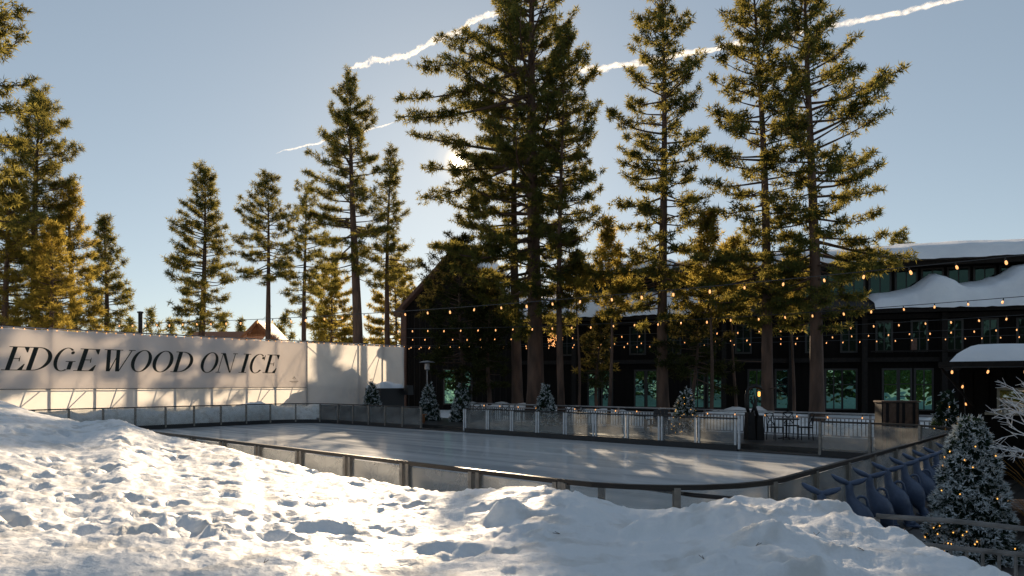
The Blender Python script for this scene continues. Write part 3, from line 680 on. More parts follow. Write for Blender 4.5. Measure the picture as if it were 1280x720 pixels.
pine("pointed dark pine at the right end of the left pine group", 131, 58, 272, [(280, 4, 4), (310, 12, 14), (345, 20, 22), (375, 24, 30), (405, 26, 20), (425, 24, 20)], .40, 12, gap=.30, wide=1.1, wdt=.055, tuft=.38, up=(-.1, .9))
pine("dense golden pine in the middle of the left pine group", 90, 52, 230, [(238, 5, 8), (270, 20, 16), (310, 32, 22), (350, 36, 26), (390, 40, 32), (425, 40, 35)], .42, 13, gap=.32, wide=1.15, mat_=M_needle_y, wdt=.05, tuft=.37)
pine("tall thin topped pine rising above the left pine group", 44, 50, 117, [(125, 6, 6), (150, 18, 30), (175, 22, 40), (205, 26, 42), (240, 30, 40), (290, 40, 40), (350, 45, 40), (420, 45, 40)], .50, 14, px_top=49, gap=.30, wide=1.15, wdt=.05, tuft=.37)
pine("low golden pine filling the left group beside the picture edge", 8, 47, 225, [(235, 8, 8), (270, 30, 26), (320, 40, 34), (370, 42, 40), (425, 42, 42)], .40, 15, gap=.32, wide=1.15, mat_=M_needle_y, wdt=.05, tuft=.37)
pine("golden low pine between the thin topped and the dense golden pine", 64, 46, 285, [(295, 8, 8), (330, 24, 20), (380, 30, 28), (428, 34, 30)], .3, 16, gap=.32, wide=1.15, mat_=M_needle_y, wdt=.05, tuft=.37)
pine("nearest left pine, only its drooping bough tips inside the picture", -52, 27, -160, [(-120, 30, 40), (-20, 70, 62), (40, 90, 98), (75, 90, 74), (110, 90, 70), (145, 90, 92), (190, 80, 62), (235, 80, 82), (275, 60, 95), (300, 50, 60)], .42, 17, gap=.45)
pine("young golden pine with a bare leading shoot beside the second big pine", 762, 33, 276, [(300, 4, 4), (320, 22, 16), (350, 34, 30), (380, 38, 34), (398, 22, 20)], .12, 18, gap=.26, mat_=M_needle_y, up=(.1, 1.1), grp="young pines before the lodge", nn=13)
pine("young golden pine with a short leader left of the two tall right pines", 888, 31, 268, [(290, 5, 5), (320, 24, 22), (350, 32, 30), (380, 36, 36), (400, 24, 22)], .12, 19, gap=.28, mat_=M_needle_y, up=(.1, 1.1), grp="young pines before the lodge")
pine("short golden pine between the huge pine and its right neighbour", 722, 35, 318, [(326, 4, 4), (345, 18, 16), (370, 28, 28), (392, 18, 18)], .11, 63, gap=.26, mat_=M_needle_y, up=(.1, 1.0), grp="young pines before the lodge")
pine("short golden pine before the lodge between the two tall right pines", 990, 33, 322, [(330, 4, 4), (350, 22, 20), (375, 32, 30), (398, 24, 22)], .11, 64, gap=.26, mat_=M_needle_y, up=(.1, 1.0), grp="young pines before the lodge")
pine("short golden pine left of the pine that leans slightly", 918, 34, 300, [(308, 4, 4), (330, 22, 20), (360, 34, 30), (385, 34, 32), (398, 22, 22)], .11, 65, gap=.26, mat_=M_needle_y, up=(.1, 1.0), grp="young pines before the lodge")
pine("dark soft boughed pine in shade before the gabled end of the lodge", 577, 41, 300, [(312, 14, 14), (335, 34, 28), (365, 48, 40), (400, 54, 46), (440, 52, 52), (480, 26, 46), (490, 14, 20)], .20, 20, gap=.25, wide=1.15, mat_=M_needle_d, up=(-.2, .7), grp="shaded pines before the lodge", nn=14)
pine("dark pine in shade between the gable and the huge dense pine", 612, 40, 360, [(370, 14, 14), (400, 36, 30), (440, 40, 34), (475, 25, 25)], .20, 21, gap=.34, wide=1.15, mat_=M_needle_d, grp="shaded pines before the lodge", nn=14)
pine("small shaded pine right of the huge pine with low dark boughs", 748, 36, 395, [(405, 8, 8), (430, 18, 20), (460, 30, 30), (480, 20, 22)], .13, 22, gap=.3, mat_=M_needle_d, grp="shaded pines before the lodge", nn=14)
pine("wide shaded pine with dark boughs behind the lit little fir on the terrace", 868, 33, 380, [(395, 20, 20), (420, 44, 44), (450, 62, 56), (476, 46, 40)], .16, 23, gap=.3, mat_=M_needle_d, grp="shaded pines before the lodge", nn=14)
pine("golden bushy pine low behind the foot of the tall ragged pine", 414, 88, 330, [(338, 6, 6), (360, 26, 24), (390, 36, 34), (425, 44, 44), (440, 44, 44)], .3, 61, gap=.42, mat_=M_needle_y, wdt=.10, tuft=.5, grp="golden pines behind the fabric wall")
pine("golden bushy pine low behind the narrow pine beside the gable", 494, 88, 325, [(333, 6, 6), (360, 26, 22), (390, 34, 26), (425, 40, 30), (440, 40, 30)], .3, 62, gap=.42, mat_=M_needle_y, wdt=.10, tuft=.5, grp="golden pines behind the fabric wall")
for i, (px, yt, w) in enumerate([(162, 400, 9), (188, 388, 12), (213, 402, 8), (278, 398, 8), (302, 402, 6), (356, 394, 14), (398, 396, 14), (414, 386, 12)]):
    nm = ["tiny far pine just right of the left pine group", "small far pine beside the dark flue pipe", "tiny far pine under the lone cone shaped pine", "tiny far pine midway between the two lone pines", "smallest far pine left of the cedar gable",
          "small far pine right of the cedar gable", "small far pine before the bare trunk of the bushy pine", "small far pine under the tall ragged pine"][i]
    pine(nm, px, 95, yt, [(yt + 3, 2, 2), (yt + 15, w * .6, w * .6), (yt + 30, w, w), (440, w, w)], .2, 40 + i, gap=.7, wdt=.13, tuft=.7, grp="far pines beyond the fabric wall", nn=9, up=(0, .9))
pine("round pine top peeping over the snowy upper roof of the lodge", 1125, 92, 291, [(294, 5, 5), (299, 10, 9), (306, 12, 11), (330, 14, 14), (360, 16, 16)], .2, 71, gap=.7, wdt=.11, tuft=.6, grp="far pines beyond the lodge")
# ------------------------------------------------------------------ far forest ahead; unseen trees behind, added for the windows to mirror
def forest(name, spots, seed, m, sc=1.0):
    rg = np.random.default_rng(seed); tp = []; td = []
    for (x, y, h) in spots:
        n = int(150 * sc)
        q = rg.random(n) ** .8; a = rg.uniform(0, 6.28, n); r = (1 - q) * h * .20 * np.sqrt(rg.random(n)) * (1 + .3 * np.sin(q * 40)) + .1
        tp.append(np.stack([x + r * np.cos(a), y + r * np.sin(a), .08 * h + q * h * .92], 1)); td.append(np.stack([np.cos(a), np.sin(a), .3 + 0 * a], 1))
    tp = np.concatenate(tp); td = np.concatenate(td); td /= np.linalg.norm(td, axis=1, keepdims=True)
    V, Fq = tufts(tp, td, 1.5, .5, 5, .6, rg); return kind(link(name, np_mesh(name, V, Fq, m)), "stuff")
rg = np.random.default_rng(5)
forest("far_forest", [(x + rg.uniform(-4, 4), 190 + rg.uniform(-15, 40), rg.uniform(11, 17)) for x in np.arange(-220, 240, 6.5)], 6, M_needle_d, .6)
forest("reflection_thicket", [(x + rg.uniform(-1, 1), -13 + rg.uniform(-3, 2) - abs(x) * .1, rg.uniform(2.5, 7.5)) for x in np.arange(-80, 90, 1.9)], 8, M_needle, .9)  # unseen row added to keep bright snow out of the window reflections
forest("reflection_forest", [(x + rg.uniform(-2, 2), -26 + rg.uniform(-14, 6) - abs(x) * .1, rg.uniform(9, 22)) for x in np.arange(-90, 110, 3.0)], 7, M_needle, 1.3)

# ------------------------------------------------------------------ lodge
WD = (math.cos(R(17)), -math.sin(R(17))); ND = (-math.sin(R(17)), -math.cos(R(17)))  # along the front; towards the camera
F0 = (8.3, 45.0); RW = math.atan2(WD[1], WD[0])
KL = 1.20                                       # size of the lodge against a first estimate taken at 45 m
def LP(s, n=0.0, z=0.0): return (KL * (F0[0] + WD[0] * s + ND[0] * n), KL * (F0[1] + WD[1] * s + ND[1] * n), z if z < H else H + (z - H) * KL)
def sF(px): t = (px - CX) / F; return (F0[1] * t - F0[0]) / (WD[0] + .292 * t)
lodge = thing("lodge_building", "long dark timber lodge with thick snow on its roofs behind the pines", "building", LP(0))
def lbox(name, m, s0, s1, n0, n1, z0, z1, parent=lodge):
    mb = MB(); c = LP((s0 + s1) / 2, (n0 + n1) / 2); a, b = LP(0, 0, z0)[2], LP(0, 0, z1)[2]; mb.box((c[0], c[1], (a + b) / 2), (KL * abs(s1 - s0), KL * abs(n1 - n0), b - a), RW); return mb.build(name, m, parent)
sA, sB = sF(512), 52.0
s_g1 = sF(648)
lbox("lower_wall", M_side, s_g1, sB, -3, 0, -.1, 6.6)
s_up = sF(712)
lbox("upper_wall", M_side, s_up, sB, -6, -1.6, 6.6, 9.5)
# gabled end
gz0, gz1 = 7.3, 11.2; sm = (sA + s_g1) / 2
mb = MB(); mb.prism([LP(sA, .9, -.1), LP(s_g1, .9, -.1), LP(s_g1, .9, gz0), LP(sm, .9, gz1), LP(sA, .9, gz0)], (-ND[0] * 10.8, -ND[1] * 10.8, 0)); mb.build("gable_wall", M_side, lodge)
for a, b in ((sA - .5, sm), (s_g1 + .5, sm)):
    zz = gz0 - .5 * (gz1 - gz0) / (sm - sA)
    mb = MB(); mb.prism([LP(a, 1.5, zz + .03), LP(b, 1.5, gz1 + .03), LP(b, 1.5, gz1 + .33), LP(a, 1.5, zz + .33)], (-ND[0] * 12, -ND[1] * 12, 0)); rf = mb.build("roof", M_trim, lodge)
    if a > b:
        mb = MB(); mb.prism([LP(a + (.25 if a < b else -.25), 1.1, zz + .46), LP(b, 1.1, gz1 + .34), LP(b, 1.1, gz1 + .62), LP(a + (.25 if a < b else -.25), 1.1, zz + .8)], (-ND[0] * 10.8, -ND[1] * 10.8, 0)); mb.build("roof_snow", M_roofsnow, rf)
for s in np.arange(sA + .35, s_g1, .42):
    lbox("board_batten", M_beam, s, s + .06, .9, .93, 0, gz0 - .3)
lbox("corner_post", M_trim, sA - .12, sA + .25, .93, 1.18, -.1, gz0 - .2)
# roofs
def slab(name, m, pts, th, parent, s0=None):  # section pts (n,z) extruded along the whole front
    mb = MB(); s0 = s_g1 - .3 if s0 is None else s0; poly = [LP(s0, n, z) for n, z in pts] + [LP(s0, n, z + th) for n, z in pts[::-1]]
    mb.prism(poly, (KL * WD[0] * (sB - s0), KL * WD[1] * (sB - s0), 0)); return mb.build(name, m, parent)
lr = slab("lower_roof", M_shingle, [(1.5, 6.45), (-1.7, 7.35)], .2, lodge)
ur = slab("upper_roof", M_shingle, [(-.3, 9.35), (-5.5, 10.62)], .25, lodge, s_up - .5)
slab("upper_roof", M_shingle, [(-5.52, 10.62), (-11.5, 9.0)], .25, lodge, s_up - .5)
lbox("fascia", M_beam, s_g1, sB, 1.4, 1.55, 6.2, 6.44); lbox("fascia", M_beam, s_up - .5, sB, -.42, -.27, 9.05, 9.34)
def roof_snow(parent, s0, s1, n0, n1, zr0, zr1, hfun, seed, n=130, droop=.25):
    mm = 12; V = []; 
    for i in range(n + 1):
        s = s0 + (s1 - s0) * i / n; nz = float(fbm(np.array([s * .55]), np.array([seed * 1.3]), 3, seed)[0]); nz2 = float(fbm(np.array([s * .33 + 9]), np.array([seed * 2.3]), 4, seed)[0])
        hh = max(.02, hfun(s) * (1 + .3 * nz)) * max(.02, min(1, (s - s0) / .4, (s1 - s) / .4)) ** .5; nn0 = n0 + .35 * nz2; nn1 = n1 + .5 * nz
        for j in range(mm + 1):
            a = j / mm; c = nn0 + (nn1 - nn0) * a; zr = zr0 + (zr1 - zr0) * (n0 - c) / (n0 - n1)
            prof = min(1, (a / .14)) ** .5 * min(1, (1 - a) / .25) ** .6
            V.append(LP(s, c, zr + hh * prof * (1 + .25 * nz2) + .10 * min(1, hh) * float(fbm(np.array([s * 2.1]), np.array([j * .5]), 3, seed + 2)[0]) - (droop * max(0, 1 - a / .1) if j == 0 else 0)))
    V = np.array(V) - np.array(ORIG[lodge.name]); i = (np.arange(n)[:, None] * (mm + 1) + np.arange(mm)[None, :]).ravel()
    Fq = np.stack([i, i + mm + 1, i + mm + 2, i + 1], -1)
    o = link("roof_snow", np_mesh("roof_snow", V, Fq, M_roofsnow, smooth=True), parent); return o
s_r0, s_r1 = sF(1086), sB
def h_low(s):
    if s < sF(905): return .85 * float(sstep(s_g1 - .5, s_g1 + 1, np.array(s)))
    return float(np.interp(s, [sF(p) for p in (1085, 1095, 1112, 1140, 1152, 1162, 1184, 1198, 1228, 1252, 1268, 1300, 1400)], [.35, .30, .32, .60, 1.0, 1.32, 1.2, .66, .74, 1.1, 1.6, 1.7, 1.5]))
roof_snow(lr, s_g1, sF(905), 1.7, -1.4, 6.68, 7.5, h_low, 3)
roof_snow(lr, s_r0, sB, 1.85, -1.3, 6.66, 7.5, h_low, 5)
roof_snow(ur, s_up - .3, sF(840), .1, -4.6, 9.62, 10.7, lambda s: .34, 7)
roof_snow(ur, sF(905), sB, .15, -4.5, 9.62, 10.7, lambda s: .42, 8)
# posts and beams
for px in (720, 905, 988, 1078, 1176, 1290):
    s = sF(px); lbox("column", M_beam, s - .14, s + .14, .5, .78, -.1, 6.2)
for z in (3.45, 5.95):
    lbox("beam", M_beam, s_g1, sB, .25, .49, z, z + .25)
lbox("balcony_rail", M_beam, sF(1085), sB, .8, .86, 4.0, 4.08)
# windows
def window(s0, s1, z0, z1, n, g, parts=(1, 2), nm="window"):
    w = lbox(nm, M_frame, s0 - .08, s1 + .08, n, n + .05, z0 - .08, z1 + .08)
    nx, nz = parts; dx = (s1 - s0) / nx; dz = (z1 - z0)
    zs = [z0, z0 + dz * .66, z1] if nz == 2 else ([z0, z1] if nz == 1 else [z0, z0 + dz * .35, z0 + dz * .68, z1])
    for i in range(nx):
        for k in range(len(zs) - 1):
            lbox("pane", g, s0 + i * dx + .035, s0 + (i + 1) * dx - .035, n + .052, n + .07, zs[k] + .03, zs[k + 1] - .03, w)
    return w
for a, b, pt in ((736, 748, (1, 3)), (753, 765, (1, 3)), (794, 806, (1, 3)), (809, 821, (1, 3)), (864, 880, (2, 2)), (885, 902, (1, 2)), (936, 956, (2, 2)), (970, 985, (1, 2)), (1032, 1052, (2, 2)), (1053, 1070, (1, 2)),
                 (1104, 1121, (1, 2)), (1124, 1138, (1, 3)), (1144, 1165, (2, 2)), (1225, 1250, (2, 2))):
    window(sF(a), sF(b), .35, 3.0, .0, M_glass, pt)
for a, b in ((562, 576), (580, 595)):
    window(sF(a), sF(b), .5, 3.1, .91, M_glass, (1, 2))
for px in range(700, 1300, 44):
    if 950 < px < 975: continue
    window(sF(px), sF(px + 18), 4.1, 5.8, .0, M_glass2, (2, 1))
for px in range(720, 1300, 34):
    window(sF(px), sF(px + 26), 7.55, 9.0, -1.6, M_glass2, (2, 1))
lbox("wall_lantern", M_trim, sF(1133), sF(1140), .82, 1.1, 4.1, 4.75)

# ------------------------------------------------------------------ string lights
bm_ = MB(); bm_.lathe((0, 0, -.20), [(.006, 0), (.024, .012), (.032, .045), (.027, .08), (.018, .11)], 8); bulb_me = bm_.mesh("bulb", M_warm, smooth=True)
bm_ = MB(); bm_.lathe((0, 0, -.095), [(.022, 0), (.024, .05), (.010, .095)], 6); sock_me = bm_.mesh("socket", M_sock)
def string(label, a, b, sag, step, drop=0.0, grp="bulb strings over the rink", name="string_lights", sc=1.0, first=0.0):
    a = Vector(a); b = Vector(b); L = (b - a).length
    t = thing(name, label, "string lights", tuple(a), grp); n = 30
    def f(q): p = a.lerp(b, q); p.z -= sag * 4 * q * (1 - q); return p
    mb = MB(); mb.tube([f(k / n) for k in range(n + 1)], .011, 4); mb.build("wire", M_wire, t)
    k = first
    while k < L:
        p = f(k / L); bl = wplace("bulb", bulb_me, t, p - Vector((0, 0, .0 + drop))); bl.scale = (sc * random.uniform(.8, .98),) * 3
        bl.rotation_euler = (random.uniform(-.3, .3), random.uniform(-.3, .3), 0)
        place("socket", sock_me, bl, (0, 0, 0)); k += step * random.uniform(.93, 1.07)
    return t
def far_pt(px, y, z): Y = (z - H) * F / (CY - y); return ((px - CX) / F * Y, Y, z)
ZS = 5.0
string("highest bulb string over the rink, nearest the camera on the right", far_pt(150, 404, ZS), far_pt(1400, 306, ZS + .1), .35, .95)
string("second bulb string from the top, crossing before the snowy lodge roof", far_pt(478, 411, ZS), far_pt(1380, 362, ZS), .3, .95)
string("third bulb string from the top, passing behind the huge pine", far_pt(500, 422, ZS), far_pt(1380, 387, ZS), .3, .95)
string("fourth bulb string from the top, nearly level before the lodge", far_pt(503, 432.5, ZS), far_pt(1380, 404, ZS), .2, .9)
string("lowest bulb string, farthest across the rink by the lodge front", far_pt(506, 434, ZS), far_pt(1380, 415, ZS), .2, .9, first=.4)
string("row of bulbs along the top hem of the white fabric wall", P(UF + .16, vL, ZT + .05), P(UF + .16, vR, ZT + .05), .05, .42, grp=None, sc=.75)
string("small amber bulbs strung along the dark picket fence by the terrace", P(-27, 26.55, 1.12), P(-2, 26.55, 1.12), .05, 1.15, grp=None, sc=.8)
# snowflake
sp = far_pt(694, 424, 4.6)
sf = thing("snowflake_light", "small glowing snowflake ornament hanging before the huge pine trunk", "ornament", sp)
for k in range(6):
    a = math.pi / 3 * k + .2; mb = MB(); d = Vector((math.cos(a), 0, math.sin(a))); q = Vector((-d.z, 0, d.x)); o = Vector(sp)
    mb.tube([o + d * .06, o + d * .42], .016, 5)
    for f, w in ((.2, .1), (.32, .12)): mb.tube([o + d * (f + .08) + q * w, o + d * f, o + d * (f + .08) - q * w], .014, 5)
    mb.build("arm", M_warm, sf)
mb = MB(); mb.tube([(sp[0], sp[1], sp[2] + .4), (sp[0], sp[1], ZS - .12)], .008, 4); mb.build("hanger", M_wire, sf)

# ------------------------------------------------------------------ iron fence beyond the terrace
fz0 = .20; FV = 26.7; FH = .95
fn = thing("picket_fence", "long dark picket fence between the terrace and the lodge, snow heaped behind", "fence", P(-14, FV, fz0))
mb = MB(); mb.box((0, 0, .42), (.024, .024, .66)); pk = mb.mesh("picket", M_dark)
mb = MB(); mb.box((0, 0, FH / 2), (.07, .07, FH)); fp = mb.mesh("post", M_galv)
uu = np.arange(-28, 2.6, .14); ufirst = uu[-300:]
for u in ufirst:
    wplace("picket", pk, fn, P(u, FV, fz0), RU)
for u in np.arange(-28, 2.7, 2.1): wplace("post", fp, fn, P(u, FV + .03, fz0), RU)
for z in (FH - .02, FH - .2, .1):
    mb = MB(); mb.bar(P(-28, FV, fz0 + z), P(2.6, FV, fz0 + z), .05, .05); mb.build("fence_rail", M_galv, fn)

# ------------------------------------------------------------------ terrace furniture
def chair(label, x, y, rz, z=.205):
    t = thing("bistro_chair", label, "chair", (x, y, z), "dark chairs on the terrace", rz)
    return t
def chair_parts():
    P_ = []
    mb = MB(); mb.box((0, 0, .45), (.42, .42, .035)); P_.append(("seat", mb.mesh("seat", M_dark)))
    for sx in (-1, 1):
        mb = MB(); mb.tube([(sx * .19, -.19, 0), (sx * .19, -.18, .43)], .016, 6); P_.append(("leg", mb.mesh("leg", M_dark)))
        mb = MB(); mb.tube([(sx * .19, .22, 0), (sx * .19, .19, .45), (sx * .19, .26, .92)], .016, 6); P_.append(("leg", mb.mesh("leg", M_dark)))
    mb = MB(); mb.tube([(-.19, .26, .92), (0, .265, .95), (.19, .26, .92)], .02, 6); mb.tube([(-.19, .2, .52), (.19, .255, .9)], .016, 6); mb.tube([(.19, .205, .52), (-.19, .26, .9)], .016, 6); mb.tube([(-.19, .2, .52), (.19, .2, .52)], .014, 6)
    P_.append(("backrest", mb.mesh("backrest", M_dark))); return P_
CP = chair_parts()
def put_chair(label, px, v, rz):
    x, y = on_v(px, v); t = chair(label, x, y, rz)
    for n, me in CP: place(n, me, t, (0, 0, 0))
mb = MB(); mb.lathe((0, 0, .70), [(.44, 0), (.45, .02), (.44, .035)], 20); TT = mb.mesh("table_top", M_dark)
mb = MB(); mb.tube([(0, 0, .02), (0, 0, .71)], .035, 8); TL = mb.mesh("pedestal", M_dark)
mb = MB(); mb.tube([(-.3, 0, .02), (0, 0, .05), (.3, 0, .02)], .02, 6); mb.tube([(0, -.3, .02), (0, 0, .055), (0, .3, .02)], .02, 6); TF = mb.mesh("foot", M_dark)
def put_table(label, px, v):
    x, y = on_v(px, v); t = thing("bistro_table", label, "table", (x, y, .205), "dark tables on the terrace")
    place("table_top", TT, t, (0, 0, 0)); place("pedestal", TL, t, (0, 0, 0)); place("foot", TF, t, (0, 0, 0))
put_table("dark bistro table in the open gap right of the arched sculpture", 983, 25.4)
put_chair("cross backed dark chair, left of the table in the open gap", 969, 24.7, .5)
put_chair("cross backed dark chair behind the table in the open gap", 989, 26.1, 0.1)
put_chair("cross backed dark chair on the right of the table, seen side on", 1006, 25.4, -1.6)
put_table("dark table behind the second pane of the white posted barrier", 617, 24.8)
put_chair("dark chair behind the first pane of the white posted barrier", 597, 24.9, .2)
put_chair("dark chair between the shaded flocked fir and the second barrier post", 632, 25.2, .0)
put_table("dark table behind the third and fourth panes of the barrier", 652, 23.9)
put_chair("dark chair behind the barrier just right of the slim trunk before the lodge", 727, 25.3, .2)
put_chair("dark chair turned sideways behind the barrier below the slim trunk", 706, 25.6, -.9)
put_table("dark table left of the broad backed patio seat", 806, 24.3)
# broad patio seat
x, y = on_v(822, 24.0); ps = thing("garden_armchair", "broad low wooden armchair behind the right half of the barrier", "chair", (x, y, .205), None, RU + .2)
mb = MB(); mb.box((0, 0, .36), (.62, .6, .06), 0); ORIG_ps = mb.mesh("seat", M_dark); place("seat", ORIG_ps, ps, (0, 0, 0))
mb = MB(); mb.box((0, 0, 0), (.13, .03, .62)); sl_ = mb.mesh("slat", M_dark)
for k in range(4): place("slat", sl_, ps, (-.22 + k * .147, .33, .66), (-.25, 0, 0))
for sx in (-1, 1):
    mb = MB(); mb.box((sx * .37, 0, .58), (.14, .7, .03)); place("armrest", mb.mesh("armrest", M_dark), ps, (0, 0, 0))
    for yy in (-.28, .28):
        mb = MB(); mb.box((sx * .37, yy, .28), (.07, .07, .56)); place("leg", mb.mesh("leg", M_dark), ps, (0, 0, 0))
# bench in the gap
x, y = on_v(513, 23.0); bn_ = thing("bench", "low orange wooden bench in the gap below the flocked firs", "bench", (x, y, .205), None, RU + .35)
for k in range(3):
    mb = MB(); mb.box((0, -.14 + .14 * k, .41), (1.75, .125, .045)); place("plank", mb.mesh("plank", M_bench), bn_, (0, 0, 0))
for sx in (-1, 1):
    mb = MB(); mb.box((sx * .7, 0, .19), (.07, .38, .38)); place("leg", mb.mesh("leg", M_bench), bn_, (0, 0, 0))
# sculpture
x, y = on_v(943, 24.3); sc = thing("sculpture", "dark arched sculpture on split plinth with small amber lamp inside", "sculpture", (x, y, .2))
for dx, w, h in ((-.17, .30, .98), (.15, .27, .86)):
    mb = MB(); mb.box((x + dx, y, .2 + h / 2), (w, .36, h), .1, taper=.78); mb.build("plinth", M_sculpt, sc)
mb = MB(); mb.tube([(x - .20, y, 1.15), (x - .30, y, 1.45), (x - .30, y, 1.8), (x - .2, y, 2.05), (x + .02, y, 2.12), (x + .22, y, 2.05), (x + .26, y, 1.98)], [.06, .065, .06, .065, .075, .065, .05], 8); mb.build("arch", M_sculpt, sc, smooth=True)
mb = MB(); mb.tube([(x + .12, y, 1.0), (x + .02, y, 1.35), (x + .04, y, 1.6), (x - .02, y, 1.78)], [.07, .055, .05, .03], 8); mb.tube([(x - .1, y, 1.12), (x - .02, y, 1.4), (x - .1, y, 1.66)], [.05, .04, .02], 8); mb.build("inner_stem", M_sculpt, sc, smooth=True)
mb = MB(); mb.lathe((x + .16, y - .02, 1.74), [(.02, 0), (.05, .03), (.05, .16), (.02, .19)], 8); mb.build("lamp", M_fairy, sc); mb = MB(); mb.tube([(x + .16, y - .02, 1.93), (x + .18, y, 2.06)], .008, 4); mb.build("hanger", M_wire, sc)
# slatted cabinet
x, y = on_v(1126, 23.2); cb = thing("host_stand", "dark slatted wooden stand behind the far right corner of the barrier", "cabinet", (x, y, .205), None, -.1)
mb = MB(); mb.box((0, .28, .72), (1.06, .5, 1.44)); place("body", mb.mesh("body", M_kick), cb, (0, 0, 0))
mb = MB(); mb.box((0, .27, 1.47), (1.12, .58, .045)); place("top", mb.mesh("top", M_slatw), cb, (0, 0, 0))
for k, w in enumerate((.07, .2, .07, .2, .07)):
    mb = MB(); mb.box((0, 0, .72), (w, .03, 1.4)); place("slat", mb.mesh("slat", M_slatw), cb, (-.46 + k * .23, .01, 0))
# patio heater
x, y = on_v(534, 25.6); ph = thing("patio_heater", "slim patio heater with flat reflector above a flocked fir", "heater", (x, y, .2))
mb = MB(); mb.lathe((x, y, .2), [(.24, 0), (.24, .05), (.18, .5), (.05, .52)], 14); mb.build("base", M_galv, ph)
mb = MB(); mb.tube([(x, y, .7), (x, y, 2.95)], .03, 8); mb.build("pole", M_galv, ph)
mb = MB(); mb.lathe((x, y, 2.93), [(.09, 0), (.14, .05), (.14, .36), (.08, .4)], 12); mb.build("burner", M_galv, ph)
mb = MB(); mb.lathe((x, y, 3.36), [(.46, 0), (.30, .06), (.04, .10)], 18); mb.build("reflector", M_galv, ph)
# black equipment box with snow on it
bx = thing("equipment_box", "low black equipment shed with snow on top at the end of the fabric wall", "shed", (*on_u(486, -36.3), 0))
x, y = on_u(481, -36.2)
mb = MB(); mb.box((x, y, .95), (1.9, 1.6, 1.9), RV); mb.build("body", M_kick, bx)
mb = MB()
def bfn(a, b):
    p = Vector((-.98 + 1.96 * a, -.83 + 1.66 * b, 0)); p.rotate(Matrix.Rotation(RV, 3, 'Z')); e = min(a, 1 - a, b, 1 - b)
    return (x + p.x, y + p.y, 1.88 + (.30 * min(1, e / .12) ** .5 * (1 + .5 * math.sin(a * 7) * math.cos(b * 5))))
mb.grid(bfn, 16, 14); mb.build("snow_cap", M_roofsnow, bx, smooth=True)
x2, y2 = on_u(511, -35.0); sk = thing("speaker", "black loudspeaker on a thin stand beside the black shed", "speaker", (x2, y2, 0))
mb = MB(); mb.box((x2, y2, 1.75), (.45, .4, .62), RV, taper=.92); mb.build("cabinet", M_kick, sk)
mb = MB(); mb.tube([(x2, y2, 0), (x2, y2, 1.45)], .025, 6)
for k in range(3):
    a = k * 2.1; mb.tube([(x2 + .4 * math.cos(a), y2 + .4 * math.sin(a), .0), (x2, y2, .6)], .016, 5)
mb.build("stand", M_dark, sk)

# ------------------------------------------------------------------ flocked firs
def fir(label, x, y, z, h, r, seed, tuft=.16, n=900, lights=40, flock=.5, pw=.85, nn=9):
    rg = np.random.default_rng(seed); t = thing("christmas_tree", label, "christmas tree", (x, y, z), "flocked christmas trees")
    mb = MB(); mb.tube([(x, y, z), (x, y, z + h * .97)], [.05, .008], 6); mb.build("trunk", M_branch, t)
    q = 1 - np.sqrt(rg.random(n) * .97 + .0004); a = rg.uniform(0, 6.283, n); lay = .80 + .28 * np.abs(np.sin(q * h * 9 + np.sin(a * 3) * .8))
    rr = r * (1 - q) ** pw * lay * (1 - .75 * rg.random(n) ** 2.2) + .02; pos = np.stack([rr * np.cos(a), rr * np.sin(a), .06 + q * (h - .1) - rr * .18], 1)
    d = np.stack([np.cos(a), np.sin(a), .05 + .5 * q], 1); d /= np.linalg.norm(d, axis=1, keepdims=True)
    V, Fq = tufts(pos, d, tuft, tuft * .20, nn, .5, rg); link("foliage", np_mesh("foliage", V, Fq, M_fir), t)
    m = rg.random(n) < flock; pos2 = pos[m] + d[m] * tuft * .45 + np.array([0, 0, .02]); V, Fq = tufts(pos2, d[m], tuft * .72, tuft * .26, 6, .55, rg); link("flocking", np_mesh("flocking", V, Fq, M_flock), t)
    br = np.stack([np.zeros(0)] * 3, 1) if False else None
    segs = []
    for k in range(0, n, 4): segs.append((0, 0, pos[k][2] + rr[k] * .1, .008, *pos[k], .003))
    V, Fq = tubes_np(segs); link("branches", np_mesh("branches", V, Fq, M_branch), t)
    mb = MB()
    for k in range(lights):
        p = pos[rg.integers(n)]; e = math.hypot(p[0], p[1]) + 1e-6; rm = r * (1 - max(0, (p[2]) / h)) ** pw * 1.08 + .03
        c = (x + p[0] / e * rm, y + p[1] / e * rm, z + p[2]); s = .009 if h < 2.3 and y < 15 else .016
        mb.lathe((c[0], c[1], c[2] - s), [(s * .4, 0), (s, s), (s * .4, 2 * s)], 5)
    if lights: o = mb.build("fairy_lights", M_fairy, t); kind(o, "stuff")
    return t
fx = (1213 - CX) / F * 8.6
fir("large flocked fir with amber lights behind the grey railing at right", fx, 8.6, 0, 1.88, .47, 91, tuft=.085, n=6500, lights=50, flock=.6, pw=.62)
x, y = on_v(1184, 23.6); fir("green fir with amber lights beyond the far right rink corner", x, y, .2, 1.85, .52, 92, n=800, lights=40, flock=.18)
for i, (px, v, h, lb, lg) in enumerate([(465, None, 2.3, "flocked fir seen through the barrier before the black shed", 0), (536, 25.0, 2.15, "flocked fir below the patio heater in the gap", 0), (577, 25.4, 2.2, "flocked fir before the bright green gable window", 0),
                                    (682, 25.9, 2.05, "flocked fir before the huge pine's trunk", 0), (857, 26.0, 1.95, "flocked fir glowing with amber lights at the middle of the terrace", 46)]):
    if v is None: x, y = on_u(px, -34.2 - 1.4); z = 0
    else: x, y = on_v(px, v); z = .2
    if px == 465: x, y = on_v(px, 23.2); z = .2
    fir(lb, x, y, z, h, .58, 100 + i, n=700, lights=lg, flock=.55)

